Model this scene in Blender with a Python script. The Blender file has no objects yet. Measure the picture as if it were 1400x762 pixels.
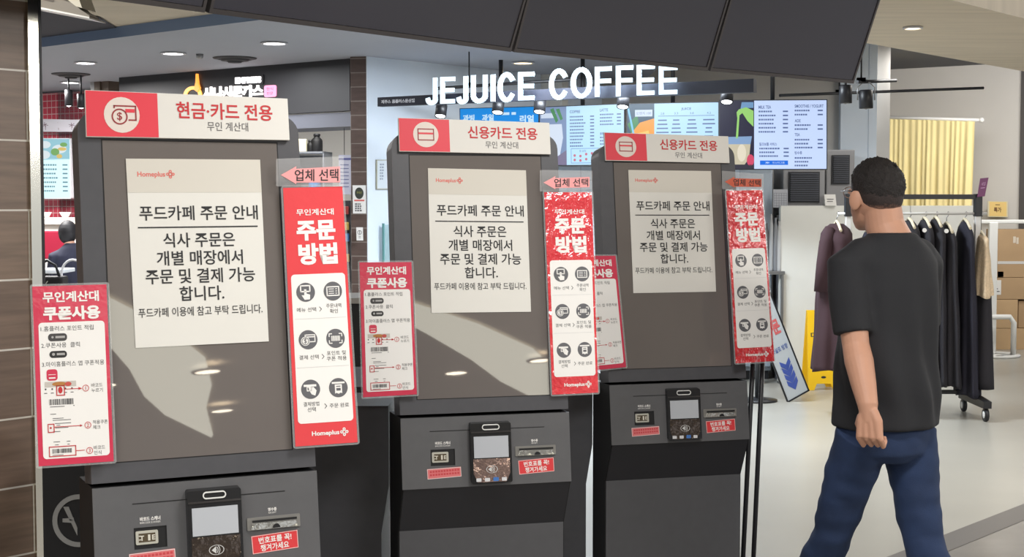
import bpy, bmesh, math, random
from mathutils import Vector, Matrix, noise

random.seed(7)
SC = bpy.context.scene
COL = SC.collection
R = math.radians

# ------------------------------------------------------------------ camera, world, lights, exposure
F, CX, CY = 2000.0, 700.0, 381.0          # focal length in pixels of the 1400 x 762 frame
CAM_H, PITCH = 1.6, 0.0517
cam_data = bpy.data.cameras.new('camera')
cam_data.sensor_width = 36.0
cam_data.lens = 36.0 * F / 1400.0
cam_data.clip_end = 200
cam = bpy.data.objects.new('camera', cam_data)
COL.objects.link(cam)
cam.location = (0, 0, CAM_H)
cam.rotation_euler = (math.pi / 2 - PITCH, 0, 0)
SC.camera = cam

SC.view_settings.view_transform = 'Standard'
SC.view_settings.look = 'None'
SC.view_settings.gamma = 1.0
SC.view_settings.use_curve_mapping = False
SC.view_settings.exposure = 0.35
SC.cycles.use_denoising = True
SC.cycles.max_bounces = 7
SC.cycles.sample_clamp_indirect = 6.0

world = bpy.data.worlds.new('world')
SC.world = world
world.use_nodes = True
world.node_tree.nodes['Background'].inputs[0].default_value = (0.95, 0.97, 1.0, 1)
world.node_tree.nodes['Background'].inputs[1].default_value = 0.55


def area_light(name, loc, size, energy, color=(1, 0.96, 0.9), target=None):
    d = bpy.data.lights.new(name, 'AREA')
    d.shape = 'RECTANGLE'
    d.size, d.size_y = size
    d.energy = energy
    d.color = color
    o = bpy.data.objects.new(name, d)
    COL.objects.link(o)
    o.location = loc
    if target:
        o.rotation_euler = (Vector(target) - Vector(loc)).to_track_quat('-Z', 'Y').to_euler()
    return o


# unseen fill lights added below the ceilings: in front of the kiosks, over the aisle on the right, over the far shops
area_light('ceiling_fill_light', (-1.4, 0.6, 2.84), (2.5, 0.6), 62, (1, 0.985, 0.965))
area_light('ceiling_fill_light', (0.2, -1.6, 2.84), (1.6, 0.6), 90, (1, 0.985, 0.965))
area_light('ceiling_fill_light', (5.6, 2.6, 2.7), (1.2, 0.9), 80, (1, 0.97, 0.92), (0.8, 5.0, 1.45))  # added light, tilted at the kiosks to put glare on the crinkled poster
area_light('ceiling_fill_light', (0.75, 2.9, 2.84), (0.6, 0.5), 36, (1, 0.985, 0.965))  # added to brighten the notices on the two farther kiosks
area_light('aisle_fill_light', (4.0, 7.4, 2.56), (0.5, 2.5), 70, (1, 0.96, 0.9))
area_light('shop_fill_light', (-3.0, 12.0, 2.76), (2.0, 1.0), 60, (0.95, 0.97, 1.0))
area_light('shop_fill_light', (0.6, 10.4, 2.76), (1.6, 0.6), 170, (0.85, 0.93, 1.0))
area_light('shop_fill_light', (-4.7, 13.6, 2.74), (1.0, 0.6), 110, (1, 0.98, 0.97))  # added to brighten the red tiled wall
area_light('corner_fill_light', (-2.5, 4.4, 2.85), (0.8, 0.4), 40, (1, 0.98, 0.95))  # added to brighten the cream-backed display at top left
area_light('kitchen_fill_light', (-1.9, 13.4, 2.72), (0.8, 0.4), 25, (1, 0.98, 0.94))
area_light('store_fill_light', (4.6, 11.6, 3.15), (2.5, 1.0), 90, (1, 0.98, 0.95))
area_light('store_fill_light', (5.2, 14.4, 3.15), (3.0, 0.8), 95, (1, 0.98, 0.95), (4.9, 17.0, 1.2))  # added and aimed to brighten the far store wall and curtain

# ------------------------------------------------------------------ pixel helpers
_cp, _sp = math.cos(PITCH), math.sin(PITCH)


def ray(px, py):
    x, v = (px - CX) / F, (CY - py) / F
    return Vector((x, _cp + v * _sp, -_sp + v * _cp))


def at(px, py, Y):
    d = ray(px, py)
    return Vector((0, 0, CAM_H)) + d * (Y / d.y)


def atz(px, py, z):
    d = ray(px, py)
    return Vector((0, 0, CAM_H)) + d * ((z - CAM_H) / d.z)


def on(px, py, p0, n):
    o, d = Vector((0, 0, CAM_H)), ray(px, py)
    return o + d * ((p0 - o).dot(n) / d.dot(n))


# ------------------------------------------------------------------ materials
def lin(c):
    c = c / 255.0
    return c / 12.92 if c <= 0.04045 else ((c + 0.055) / 1.055) ** 2.4


_mats = {}


def mat(name, rgb, rough=0.6, metal=0.0, emit=0.0, var=0.0, vscale=8.0, bump=0.0, bscale=60.0, coat=0.0, alpha=1.0, spec=0.5, trans=0.0, stretch=None, bdist=0.01, coat_ior=1.5):
    if name in _mats:
        return _mats[name]
    m = bpy.data.materials.new(name)
    m.use_nodes = True
    nt = m.node_tree
    b = nt.nodes['Principled BSDF']
    col = (lin(rgb[0]), lin(rgb[1]), lin(rgb[2]), 1)
    b.inputs['Base Color'].default_value = col
    b.inputs['Roughness'].default_value = rough
    b.inputs['Metallic'].default_value = metal
    b.inputs['Specular IOR Level'].default_value = spec
    b.inputs['Coat Weight'].default_value = coat
    b.inputs['Coat Roughness'].default_value = 0.08
    b.inputs['Coat IOR'].default_value = coat_ior
    b.inputs['Alpha'].default_value = alpha
    b.inputs['Transmission Weight'].default_value = trans
    if emit:
        b.inputs['Emission Color'].default_value = col
        b.inputs['Emission Strength'].default_value = emit
        b.inputs['Base Color'].default_value = tuple(c * 0.12 for c in col[:3]) + (1,)
    if var or bump:
        tc = nt.nodes.new('ShaderNodeTexCoord')
        mp = nt.nodes.new('ShaderNodeMapping')
        nt.links.new(tc.outputs['Object'], mp.inputs[0])
        if stretch:
            mp.inputs['Scale'].default_value = stretch
    if var:
        n = nt.nodes.new('ShaderNodeTexNoise')
        n.inputs['Scale'].default_value = vscale
        n.inputs['Detail'].default_value = 5
        nt.links.new(mp.outputs[0], n.inputs['Vector'])
        rmp = nt.nodes.new('ShaderNodeValToRGB')
        e = rmp.color_ramp.elements
        e[0].position, e[1].position = 0.3, 0.7
        e[0].color = tuple(max(0, c * (1 - var)) for c in col[:3]) + (1,)
        e[1].color = tuple(min(1, c * (1 + var)) for c in col[:3]) + (1,)
        nt.links.new(n.outputs['Fac'], rmp.inputs[0])
        nt.links.new(rmp.outputs[0], b.inputs['Base Color'])
    if bump:
        n2 = nt.nodes.new('ShaderNodeTexNoise')
        n2.inputs['Scale'].default_value = bscale
        n2.inputs['Detail'].default_value = 4
        nt.links.new(mp.outputs[0], n2.inputs['Vector'])
        bp = nt.nodes.new('ShaderNodeBump')
        bp.inputs['Strength'].default_value = bump
        bp.inputs['Distance'].default_value = bdist
        nt.links.new(n2.outputs['Fac'], bp.inputs['Height'])
        nt.links.new(bp.outputs[0], b.inputs['Normal'])
        nt.links.new(bp.outputs[0], b.inputs['Coat Normal'])
    _mats[name] = m
    return m


def tile_mat(name, c1, c2, grout, w, h, mortar, rough=0.4, offset=0.0, grain=0.3, gscale=(3, 3, 40), coat=0.0):
    """tiles laid in the object's own X (along) and Z (up)"""
    m = bpy.data.materials.new(name)
    m.use_nodes = True
    nt = m.node_tree
    b = nt.nodes['Principled BSDF']
    b.inputs['Roughness'].default_value = rough
    b.inputs['Coat Weight'].default_value = coat
    tc = nt.nodes.new('ShaderNodeTexCoord')
    sep = nt.nodes.new('ShaderNodeSeparateXYZ')
    cmb = nt.nodes.new('ShaderNodeCombineXYZ')
    nt.links.new(tc.outputs['Object'], sep.inputs[0])
    nt.links.new(sep.outputs['X'], cmb.inputs['X'])
    nt.links.new(sep.outputs['Z'], cmb.inputs['Y'])
    br = nt.nodes.new('ShaderNodeTexBrick')
    br.offset = offset
    br.inputs['Scale'].default_value = 1.0
    br.inputs['Brick Width'].default_value = w
    br.inputs['Row Height'].default_value = h
    br.inputs['Mortar Size'].default_value = mortar
    br.inputs['Mortar Smooth'].default_value = 0.1
    for k, c in (('Color1', c1), ('Color2', c2), ('Mortar', grout)):
        br.inputs[k].default_value = (lin(c[0]), lin(c[1]), lin(c[2]), 1)
    nt.links.new(cmb.outputs[0], br.inputs['Vector'])
    mp = nt.nodes.new('ShaderNodeMapping')
    mp.inputs['Scale'].default_value = gscale
    nt.links.new(tc.outputs['Object'], mp.inputs[0])
    n = nt.nodes.new('ShaderNodeTexNoise')
    n.inputs['Scale'].default_value = 2.0
    n.inputs['Detail'].default_value = 6
    nt.links.new(mp.outputs[0], n.inputs['Vector'])
    mix = nt.nodes.new('ShaderNodeMix')
    mix.data_type = 'RGBA'
    mix.blend_type = 'OVERLAY'
    mix.inputs[0].default_value = grain
    nt.links.new(br.outputs['Color'], mix.inputs[6])
    nt.links.new(n.outputs['Fac'], mix.inputs[7])
    nt.links.new(mix.outputs[2], b.inputs['Base Color'])
    _mats[name] = m
    return m


# ------------------------------------------------------------------ object helpers
def link(name, me, m=None, parent=None, loc=None):
    o = bpy.data.objects.new(name, me)
    COL.objects.link(o)
    if m is not None and me is not None and not me.materials:
        me.materials.append(m)
    if parent is not None:
        o.parent = parent
    if loc is not None:
        o.location = loc
    return o


def tag(o, label=None, cat=None, group=None, kind=None):
    if label:
        o['label'] = label
    if cat:
        o['category'] = cat
    if group:
        o['group'] = group
    if kind:
        o['kind'] = kind
    return o


def thing(name, label, cat, loc, rotz=0.0, group=None):
    o = bpy.data.objects.new(name, None)
    COL.objects.link(o)
    o.empty_display_size = 0.1
    o.location = loc
    o.rotation_euler = (0, 0, rotz)
    return tag(o, label, cat, group)


def dup(root, loc, rotz, label, group=None):
    r = root.copy()
    COL.objects.link(r)
    r.location = loc
    r.rotation_euler = (0, 0, rotz)
    r['label'] = label
    if group:
        r['group'] = group
    for ch in list(root.children):
        c = ch.copy()
        COL.objects.link(c)
        c.parent = r
        for g in list(ch.children):
            d = g.copy()
            COL.objects.link(d)
            d.parent = c
    return r


class MB:
    """collects shapes into one mesh"""

    def __init__(self):
        self.v, self.f, self.smooth = [], [], []

    def add(self, vs, fs, smooth=False):
        n = len(self.v)
        self.v += [Vector(p) for p in vs]
        self.f += [tuple(i + n for i in f) for f in fs]
        self.smooth += [smooth] * len(fs)
        return self

    def box(self, x0, x1, y0, y1, z0, z1, bev=0.0):
        if bev <= 0:
            vs = [(x, y, z) for z in (z0, z1) for y in (y0, y1) for x in (x0, x1)]
            return self.add(vs, [(0, 2, 3, 1), (4, 5, 7, 6), (0, 1, 5, 4), (2, 6, 7, 3), (0, 4, 6, 2), (1, 3, 7, 5)])
        bm = bmesh.new()
        bmesh.ops.create_cube(bm, size=1)
        for v in bm.verts:
            v.co = Vector(((x0 + x1) / 2 + v.co.x * (x1 - x0), (y0 + y1) / 2 + v.co.y * (y1 - y0), (z0 + z1) / 2 + v.co.z * (z1 - z0)))
        bmesh.ops.bevel(bm, geom=bm.edges[:], offset=bev, segments=2, affect='EDGES', profile=0.6)
        return self.bm(bm)

    def bm(self, bm, M=None, smooth=False):
        bm.verts.index_update()
        self.add([(M @ v.co) if M else v.co.copy() for v in bm.verts], [[v.index for v in f.verts] for f in bm.faces], smooth)
        bm.free()
        return self

    def tube(self, pts, r, seg=10, r1=None, caps=True):
        pts = [Vector(p) for p in pts]
        n = len(pts)
        rings = []
        a = None
        for i, p in enumerate(pts):
            t = (pts[min(i + 1, n - 1)] - pts[max(i - 1, 0)]).normalized()
            if a is None:
                a = t.cross(Vector((0, 0, 1)) if abs(t.z) < 0.95 else Vector((1, 0, 0))).normalized()
            else:
                a = (a - t * a.dot(t)).normalized()          # carry the frame along so that the tube never twists
            b = t.cross(a)
            if isinstance(r, (list, tuple)):
                rr = r[i]
            else:
                rr = r if r1 is None else r + (r1 - r) * i / (n - 1)
            rings.append([p + a * (rr * math.cos(2 * math.pi * k / seg)) + b * (rr * math.sin(2 * math.pi * k / seg)) for k in range(seg)])
        return self.loft(rings, caps)

    def loft(self, rings, caps=True, smooth=True):
        seg = len(rings[0])
        vs = [p for rg in rings for p in rg]
        fs = [(i * seg + k, i * seg + (k + 1) % seg, (i + 1) * seg + (k + 1) % seg, (i + 1) * seg + k) for i in range(len(rings) - 1) for k in range(seg)]
        self.add(vs, fs, smooth)
        if caps:
            n = len(self.v) - len(vs)
            self.f += [tuple(n + k for k in reversed(range(seg))), tuple(n + (len(rings) - 1) * seg + k for k in range(seg))]
            self.smooth += [False, False]
        return self

    def lathe(self, prof, c, seg=20, axis='Z', caps=True):
        c = Vector(c)
        rings = []
        for r, h in prof:
            rg = []
            for k in range(seg):
                a = 2 * math.pi * k / seg
                p = (r * math.cos(a), r * math.sin(a), h)
                if axis == 'Y':
                    p = (p[0], h, p[1])
                if axis == 'X':
                    p = (h, p[0], p[1])
                rg.append(c + Vector(p))
            rings.append(rg)
        return self.loft(rings, caps)

    def ellipsoid(self, c, r, seg=20, ring=12, M=None):
        c = Vector(c)
        rings = []
        for i in range(1, ring):
            t = math.pi * i / ring
            rg = []
            for k in range(seg):
                a = 2 * math.pi * k / seg
                p = Vector((r[0] * math.sin(t) * math.cos(a), r[1] * math.sin(t) * math.sin(a), -r[2] * math.cos(t)))
                rg.append(c + ((M @ p) if M else p))
            rings.append(rg)
        return self.loft(rings, True)

    def prism(self, poly, a, b, plane='XZ'):
        """polygon in a plane, extruded from a to b along the third axis"""
        def P(u, v, w):
            return {'XZ': (u, w, v), 'YZ': (w, u, v), 'XY': (u, v, w)}[plane]
        n = len(poly)
        vs = [P(u, v, a) for u, v in poly] + [P(u, v, b) for u, v in poly]
        fs = [tuple(range(n)), tuple(reversed(range(n, 2 * n)))] + [(i, (i + 1) % n, (i + 1) % n + n, i + n) for i in range(n)]
        return self.add(vs, fs)

    def quad(self, a, b, c, d):
        return self.add([a, b, c, d], [(0, 1, 2, 3)])

    def build(self, name, m, parent=None, origin=None, fix=True):
        o = Vector(origin) if origin is not None else Vector((0, 0, 0))
        me = bpy.data.meshes.new(name)
        me.from_pydata([v - o for v in self.v], [], self.f)
        for p, s in zip(me.polygons, self.smooth):
            p.use_smooth = s
        if fix:
            bm = bmesh.new()
            bm.from_mesh(me)
            bmesh.ops.recalc_face_normals(bm, faces=bm.faces[:])
            bm.to_mesh(me)
            bm.free()
        me.update()
        return link(name, me, m, parent, loc=(o if parent is None and origin is not None else None))


def struct(name, mb, m, origin=None):
    o = mb.build(name, m, None, origin)
    o['kind'] = 'structure'
    return o


# ------------------------------------------------------------------ flat artwork laid on a sheet
_txt = {}


def text2d(s, bold=0.0, res=3):
    """outline of a line of writing: (verts, faces) scaled so that its box is 0..1 in x and 0..1 in y"""
    k = (s, bold, res)
    if k in _txt:
        return _txt[k]
    c = bpy.data.curves.new('lettering', 'FONT')
    c.body = s
    c.size = 1.0
    c.offset = bold
    c.resolution_u = res
    o = bpy.data.objects.new('lettering', c)
    COL.objects.link(o)
    dg = bpy.context.evaluated_depsgraph_get()
    me = bpy.data.meshes.new_from_object(o.evaluated_get(dg))
    vs = [(v.co.x, v.co.y) for v in me.vertices]
    fs = [tuple(p.vertices) for p in me.polygons]
    bpy.data.objects.remove(o)
    bpy.data.curves.remove(c)
    bpy.data.meshes.remove(me)
    xs, ys = [v[0] for v in vs], [v[1] for v in vs]
    x0, x1, y0, y1 = min(xs), max(xs), min(ys), max(ys)
    asp = (x1 - x0) / max(1e-6, (y1 - y0))
    _txt[k] = ([((x - x0) / (x1 - x0), (y - y0) / (y1 - y0)) for x, y in vs], fs, asp)
    return _txt[k]


class Art:
    """2-D shapes in design units, y downwards"""

    def __init__(self):
        self.v, self.f = [], []

    def add(self, vs, fs):
        n = len(self.v)
        self.v += vs
        self.f += [tuple(i + n for i in f) for f in fs]
        return self

    def poly(self, pts):
        return self.add(list(pts), [tuple(range(len(pts)))])

    def rect(self, x0, y0, x1, y1, nx=1, ny=1):
        vs = [(x0 + (x1 - x0) * i / nx, y0 + (y1 - y0) * j / ny) for j in range(ny + 1) for i in range(nx + 1)]
        fs = [(j * (nx + 1) + i, j * (nx + 1) + i + 1, (j + 1) * (nx + 1) + i + 1, (j + 1) * (nx + 1) + i) for j in range(ny) for i in range(nx)]
        return self.add(vs, fs)

    def rrect(self, x0, y0, x1, y1, r, n=5):
        pts = []
        for cx, cy, a0 in ((x1 - r, y0 + r, -90), (x1 - r, y1 - r, 0), (x0 + r, y1 - r, 90), (x0 + r, y0 + r, 180)):
            for k in range(n + 1):
                a = R(a0 + 90 * k / n)
                pts.append((cx + r * math.cos(a), cy + r * math.sin(a)))
        return self.poly(pts)

    def disc(self, cx, cy, r, ry=None, n=28):
        ry = ry or r
        return self.poly([(cx + r * math.cos(2 * math.pi * k / n), cy + ry * math.sin(2 * math.pi * k / n)) for k in range(n)])

    def ring(self, cx, cy, r, w, n=28, a0=0, a1=360, ry=None):
        q = (ry or r) / r
        full = abs(a1 - a0) >= 360
        vs = []
        for k in range(n + (0 if full else 1)):
            a = R(a0 + (a1 - a0) * k / n)
            vs += [(cx + r * math.cos(a), cy + q * r * math.sin(a)), (cx + (r - w) * math.cos(a), cy + q * (r - w) * math.sin(a))]
        m = len(vs) // 2
        fs = [(2 * i, 2 * ((i + 1) % m), 2 * ((i + 1) % m) + 1, 2 * i + 1) for i in range(m if full else m - 1)]
        return self.add(vs, fs)

    def line(self, pts, w):
        for (x0, y0), (x1, y1) in zip(pts, pts[1:]):
            d = math.hypot(x1 - x0, y1 - y0) or 1
            nx, ny = -(y1 - y0) / d * w / 2, (x1 - x0) / d * w / 2
            ex, ey = (x1 - x0) / d * w / 2, (y1 - y0) / d * w / 2
            self.add([(x0 + nx - ex, y0 + ny - ey), (x1 + nx + ex, y1 + ny + ey), (x1 - nx + ex, y1 - ny + ey), (x0 - nx - ex, y0 - ny - ey)], [(0, 1, 2, 3)])
        return self

    def frame(self, x0, y0, x1, y1, w):
        return self.line([(x0, y0), (x1, y0), (x1, y1), (x0, y1), (x0, y0)], w)

    def text(self, s, cx, cy, w=None, h=None, bold=0.0, res=3, left=None):
        vs, fs, asp = text2d(s, bold, res)
        if w is None:
            w = h * asp
        if h is None:
            h = w / asp
        x0 = left if left is not None else cx - w / 2
        return self.add([(x0 + x * w, cy + h / 2 - y * h) for x, y in vs], fs)


def flower(a, cx, cy, r):
    """four-looped clover outline used after the store name"""
    w = r * 0.22
    for dx, dy in ((1, 0), (-1, 0), (0, 1), (0, -1)):
        k = r * 0.34
        px, py = cx + dx * r * 0.62, cy + dy * r * 0.62
        a.ring(px, py, k * 1.05, w, 16)
    a.frame(cx - r * 0.3, cy - r * 0.3, cx + r * 0.3, cy + r * 0.3, w * 0.8)
    return a


class Sheet:
    """maps design units (x right, y down) to a quad in space, with an offset along its normal (towards the viewer)"""

    def __init__(self, tl, tr, br, bl, W, H):
        self.c = [Vector(p) for p in (tl, tr, br, bl)]
        self.W, self.H = W, H
        n = (self.c[1] - self.c[0]).cross(self.c[3] - self.c[0]).normalized()
        mid = sum(self.c, Vector()) / 4
        if n.dot(Vector((0, 0, CAM_H)) - mid) < 0:
            n = -n
        self.n = n

    def P(self, x, y, off=0.0):
        u, v = x / self.W, y / self.H
        a = self.c[0].lerp(self.c[1], u)
        b = self.c[3].lerp(self.c[2], u)
        return a.lerp(b, v) + self.n * off

    def base(self):
        return (self.c[2] + self.c[3]) / 2

    def put(self, name, m, art, parent, off=0.0008, thick=0.0, root=None, bow=None):
        """flat shape as a part; thick > 0 gives a slab whose face is at off and whose back is off - thick"""
        o = root.location if root is not None else Vector((0, 0, 0))
        def q(x, y, of):
            p = self.P(x, y, of)
            if bow:
                p = p + self.n * bow(x / self.W, y / self.H)
            return p - o
        vs = [q(x, y, off) for x, y in art.v]
        fs = list(art.f)
        if thick > 0:
            n = len(vs)
            vs += [q(x, y, off - thick) for x, y in art.v]
            from collections import Counter
            ec = Counter()
            for f in art.f:
                for i in range(len(f)):
                    ec[frozenset((f[i], f[(i + 1) % len(f)]))] += 1
            fs += [tuple(i + n for i in reversed(f)) for f in art.f]
            for f in art.f:
                for i in range(len(f)):
                    a, b = f[i], f[(i + 1) % len(f)]
                    if ec[frozenset((a, b))] == 1:
                        fs.append((b, a, a + n, b + n))
        me = bpy.data.meshes.new(name)
        me.from_pydata([tuple(v) for v in vs], [], fs)
        me.update()
        return link(name, me, m, parent)


def quad_sheet(px4, depth4, W, H):
    if not isinstance(depth4, (tuple, list)):
        depth4 = (depth4,) * 4
    return Sheet(*[at(x, y, d) for (x, y), d in zip(px4, depth4)], W, H)


def plane_sheet(px4, p0, n, W, H):
    return Sheet(*[on(x, y, p0, n) for x, y in px4], W, H)

# ------------------------------------------------------------------ palette
M_dark = mat('kiosk_grey_steel', (76, 76, 80), 0.42, var=0.05, vscale=30, bump=0.05, bscale=900)
M_mid = mat('kiosk_panel_grey', (92, 92, 94), 0.42, var=0.04, vscale=30, bump=0.05, bscale=900)
M_low = mat('kiosk_lower_grey', (82, 82, 85), 0.45, var=0.04, vscale=30, bump=0.05, bscale=900)
M_black = mat('black_plastic', (26, 26, 30), 0.45)
M_gap = mat('black_gap', (12, 12, 15), 0.6)
M_recess = mat('kiosk_recess_dark', (38, 38, 43), 0.5)
M_glass = mat('touch_screen_glass', (112, 106, 103), 0.015, spec=0.9, var=0.03, vscale=3)
M_paper = mat('notice_paper', (224, 222, 215), 0.75, var=0.015, vscale=6)
M_paperband = mat('notice_header_band', (211, 206, 195), 0.75)
M_white = mat('printed_white', (238, 236, 232), 0.5)
M_card = mat('sign_card_white', (222, 219, 212), 0.55)
M_red = mat('printed_red', (226, 70, 76), 0.35, coat=0.4, bump=0.12, bscale=25)
M_redsign = mat('sign_red', (224, 62, 76), 0.5)
M_crimson = mat('coupon_crimson', (208, 52, 82), 0.32, coat=0.5, bump=0.12, bscale=25)
M_crinkle = mat('crinkled_red_film', (222, 52, 60), 0.2, coat=1.0, bump=1.0, bscale=17, var=0.12, vscale=12, bdist=0.035, coat_ior=2.1)
M_wrinkle = mat('wrinkled_red_film', (222, 56, 66), 0.25, coat=1.0, bump=0.8, bscale=20, bdist=0.02, coat_ior=1.7)
M_ink = mat('black_ink', (42, 42, 44), 0.7)
M_greyink = mat('grey_ink', (96, 94, 96), 0.7)
M_redink = mat('red_ink', (196, 44, 50), 0.6)
M_salmonink = mat('salmon_ink', (222, 110, 100), 0.6)
M_disc = mat('icon_grey', (98, 98, 102), 0.5)
M_film = mat('laminate_film', (235, 235, 235), 0.12, alpha=0.16, coat=0.6, bump=0.3, bscale=30)
M_pink = mat('arrow_pink', (238, 160, 160), 0.4)
M_metal = mat('brushed_metal', (190, 190, 188), 0.25, metal=1.0)
M_chrome = mat('chrome_trim', (225, 222, 210), 0.12, metal=1.0)
M_steel = mat('satin_steel', (150, 150, 150), 0.35, metal=0.8)

# ------------------------------------------------------------------ the setting
A = Vector((0.648, 0.762, 0))       # the two directions of the building
B = Vector((0.762, -0.648, 0))
YA = math.atan2(A.y, A.x)
YB = math.atan2(B.y, B.x)

# floor
fl = MB().quad((-12, -14, 0), (14, -14, 0), (14, 24, 0), (-12, 24, 0))
M_floor = mat('polished_floor', (172, 169, 160), 0.3, var=0.05, vscale=1.3, bump=0.01, bscale=40, spec=0.4)
struct('floor', fl, M_floor)
e0, e1 = atz(1215, 762, 0), atz(1400, 690, 0)
dA = (e1 - e0).normalized()
nA = Vector((dA.y, -dA.x, 0))
s0, s1 = e0 - dA * 6, e1 + dA * 9
up = Vector((0, 0, 0.002))
struct('trim_1', MB().quad(s0 + up * 2, s1 + up * 2, s1 + nA * 0.16 + up * 2, s0 + nA * 0.16 + up * 2), mat('floor_border_grey', (112, 108, 104), 0.35))
struct('floor_aisle', MB().quad(s0 + up, s1 + up, s1 + nA * 6 + up, s0 + nA * 6 + up), mat('grey_stone_floor', (148, 144, 138), 0.22, var=0.12, vscale=2.5))

# tiled pillar close on the left (wood-look tiles, chrome corner trim)
pe = at(41, 381, 4.2)
pe.z = 0
pl = struct('wall_left', MB().box(-3, 0, 0, 0.5, 0, 3.2), tile_mat('wood_look_tile', (128, 108, 92), (116, 97, 84), (214, 208, 198), 0.6, 0.1985, 0.0028, 0.4, 0.5, 0.55, (2, 2, 26)), None)
pl.location = pe
pl.rotation_euler = (0, 0, YA)
pl.location.z = -0.009
tr = struct('trim_2', MB().box(0.0, 0.032, -0.012, 0.03, 0, 3.3), M_chrome)
tr.location, tr.rotation_euler = pe, (0, 0, YA)
tr = struct('trim_3', MB().box(0.032, 0.05, 0.0, 0.5, 0, 3.3), M_black)
tr.location, tr.rotation_euler = pe, (0, 0, YA)

# ceilings
M_ceil_w = mat('warm_ceiling', (196, 184, 166), 0.8, var=0.06, vscale=1.2, stretch=(1, 6, 1))
M_ceil_g = mat('grey_ceiling', (160, 163, 173), 0.8, var=0.03, vscale=0.8)
M_ceil_b = mat('bulkhead_blue_grey', (120, 140, 172), 0.8)
M_ceil_d = mat('dark_ceiling', (104, 104, 108), 0.8)
Q = at(50, 66.5, 11.4)
q0, q1 = Q - B * 7, Q + B * 9
def zz(p, z):
    return Vector((p.x, p.y, z))
kx = Q + B * ((1.3 - Q.x) / B.x)
fq = q0 + A * 14
struct('ceiling', MB().add([zz(q0, 2.8), zz(kx, 2.8), Vector((1.3, 20, 2.8)), zz(fq, 2.8)], [(0, 1, 2, 3)]).add([zz(kx, 2.8), (1.3, 20, 2.8), (1.3, 20, 3.2), zz(kx, 3.2)], [(0, 1, 2, 3)]), M_ceil_g)
struct('ceiling_shadow_patch', MB().add([atz(px_, py_, 2.872) for px_, py_ in ((20, 0), (137, 24), (166, 42), (20, 66))], [(0, 1, 2, 3)]), mat('painted_ceiling_shadow', (52, 52, 62), 0.8))  # dark patch painted in for the hanging display's shadow on the ceiling
struct('trim_4', MB().add([zz(q0, 2.8), zz(q1, 2.8), zz(q1, 2.885), zz(q0, 2.885)], [(0, 1, 2, 3)]), M_ceil_b)
struct('ceiling_front', MB().add([(-12, -14, 2.88), (14, -14, 2.88), (14, 1.0, 2.88), zz(q1, 2.88), zz(q0, 2.88), (-12, 16, 2.88)], [(0, 1, 2, 3, 4, 5)]), M_ceil_w)
u0 = atz(1190, 60, 2.6)
v0 = atz(1300, 0, 2.6)
sa, sb = u0 - A * 2.2, u0 + A * 9
va, vb = v0 - A * 0.7, v0 + A * 11
so = MB()
so.add([zz(sa, 2.6), zz(sb, 2.6), zz(vb, 2.6), zz(va, 2.6)], [(0, 1, 2, 3)])
so.add([zz(sa, 2.6), zz(sb, 2.6), zz(sb, 3.25), zz(sa, 3.25)], [(0, 1, 2, 3)])
so.add([zz(va, 2.6), zz(vb, 2.6), zz(vb, 2.9), zz(va, 2.9)], [(0, 1, 2, 3)])
so.add([zz(sa, 2.6), zz(va, 2.6), zz(va, 3.25), zz(sa, 3.25)], [(0, 1, 2, 3)])
struct('ceiling_soffit', so, mat('wood_soffit', (208, 195, 174), 0.7, var=0.08, vscale=1.5, stretch=(1, 7, 1)))
struct('ceiling_right', MB().add([(1.2, 9, 3.2), (14, 9, 3.2), (14, 24, 3.2), (1.2, 24, 3.2)], [(0, 1, 2, 3)]), M_ceil_d)

# white wall of the juice bar running away from us, wall behind the menu screens, store wall on the right
w0 = atz(502, 77, 2.8)
wl = struct('wall_shop', MB().box(0, 4.0, 0, 0.12, 0, 2.8), mat('shop_white_wall', (216, 226, 238), 0.7, var=0.02, vscale=2))
wl.location, wl.rotation_euler = zz(w0, 0), (0, 0, YA)
wb0, wb1 = at(700, 277, 14.6), at(1215, 277, 14.2)
dd = (zz(wb1, 0) - zz(wb0, 0))
wm = struct('wall_back', MB().box(0, dd.length, 0, 0.15, 0, 3.2), mat('grey_shop_wall', (196, 192, 186), 0.8, var=0.02, vscale=2))
wm.location, wm.rotation_euler = zz(wb0, 0), (0, 0, math.atan2(dd.y, dd.x))
g0, g1 = at(1150, 277, 18.0), at(1394, 277, 16.8)
dd = (zz(g1, 0) - zz(g0, 0))
wr = struct('wall_right', MB().box(0, dd.length, 0, 0.15, 0, 3.2), mat('store_wall', (214, 210, 204), 0.8, var=0.02, vscale=2))
wr.location, wr.rotation_euler = zz(g0, 0), (0, 0, math.atan2(dd.y, dd.x))
tr = struct('trim_5', MB().box(dd.length, dd.length + 0.6, -0.03, 0.15, 0, 3.2), mat('dark_door_frame', (82, 78, 76), 0.6))
tr.location, tr.rotation_euler = zz(g0, 0), (0, 0, math.atan2(dd.y, dd.x))
c0 = at(1148, 277, 14.1)
co = struct('pillar_white', MB().box(0, 0.34, 0, 0.3, 0, 3.2).box(0.262, 0.30, -0.012, 0, 0, 3.2), mat('pillar_paint', (216, 226, 236), 0.7))
co.location, co.rotation_euler = zz(c0, 0), (0, 0, R(-6))

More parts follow.
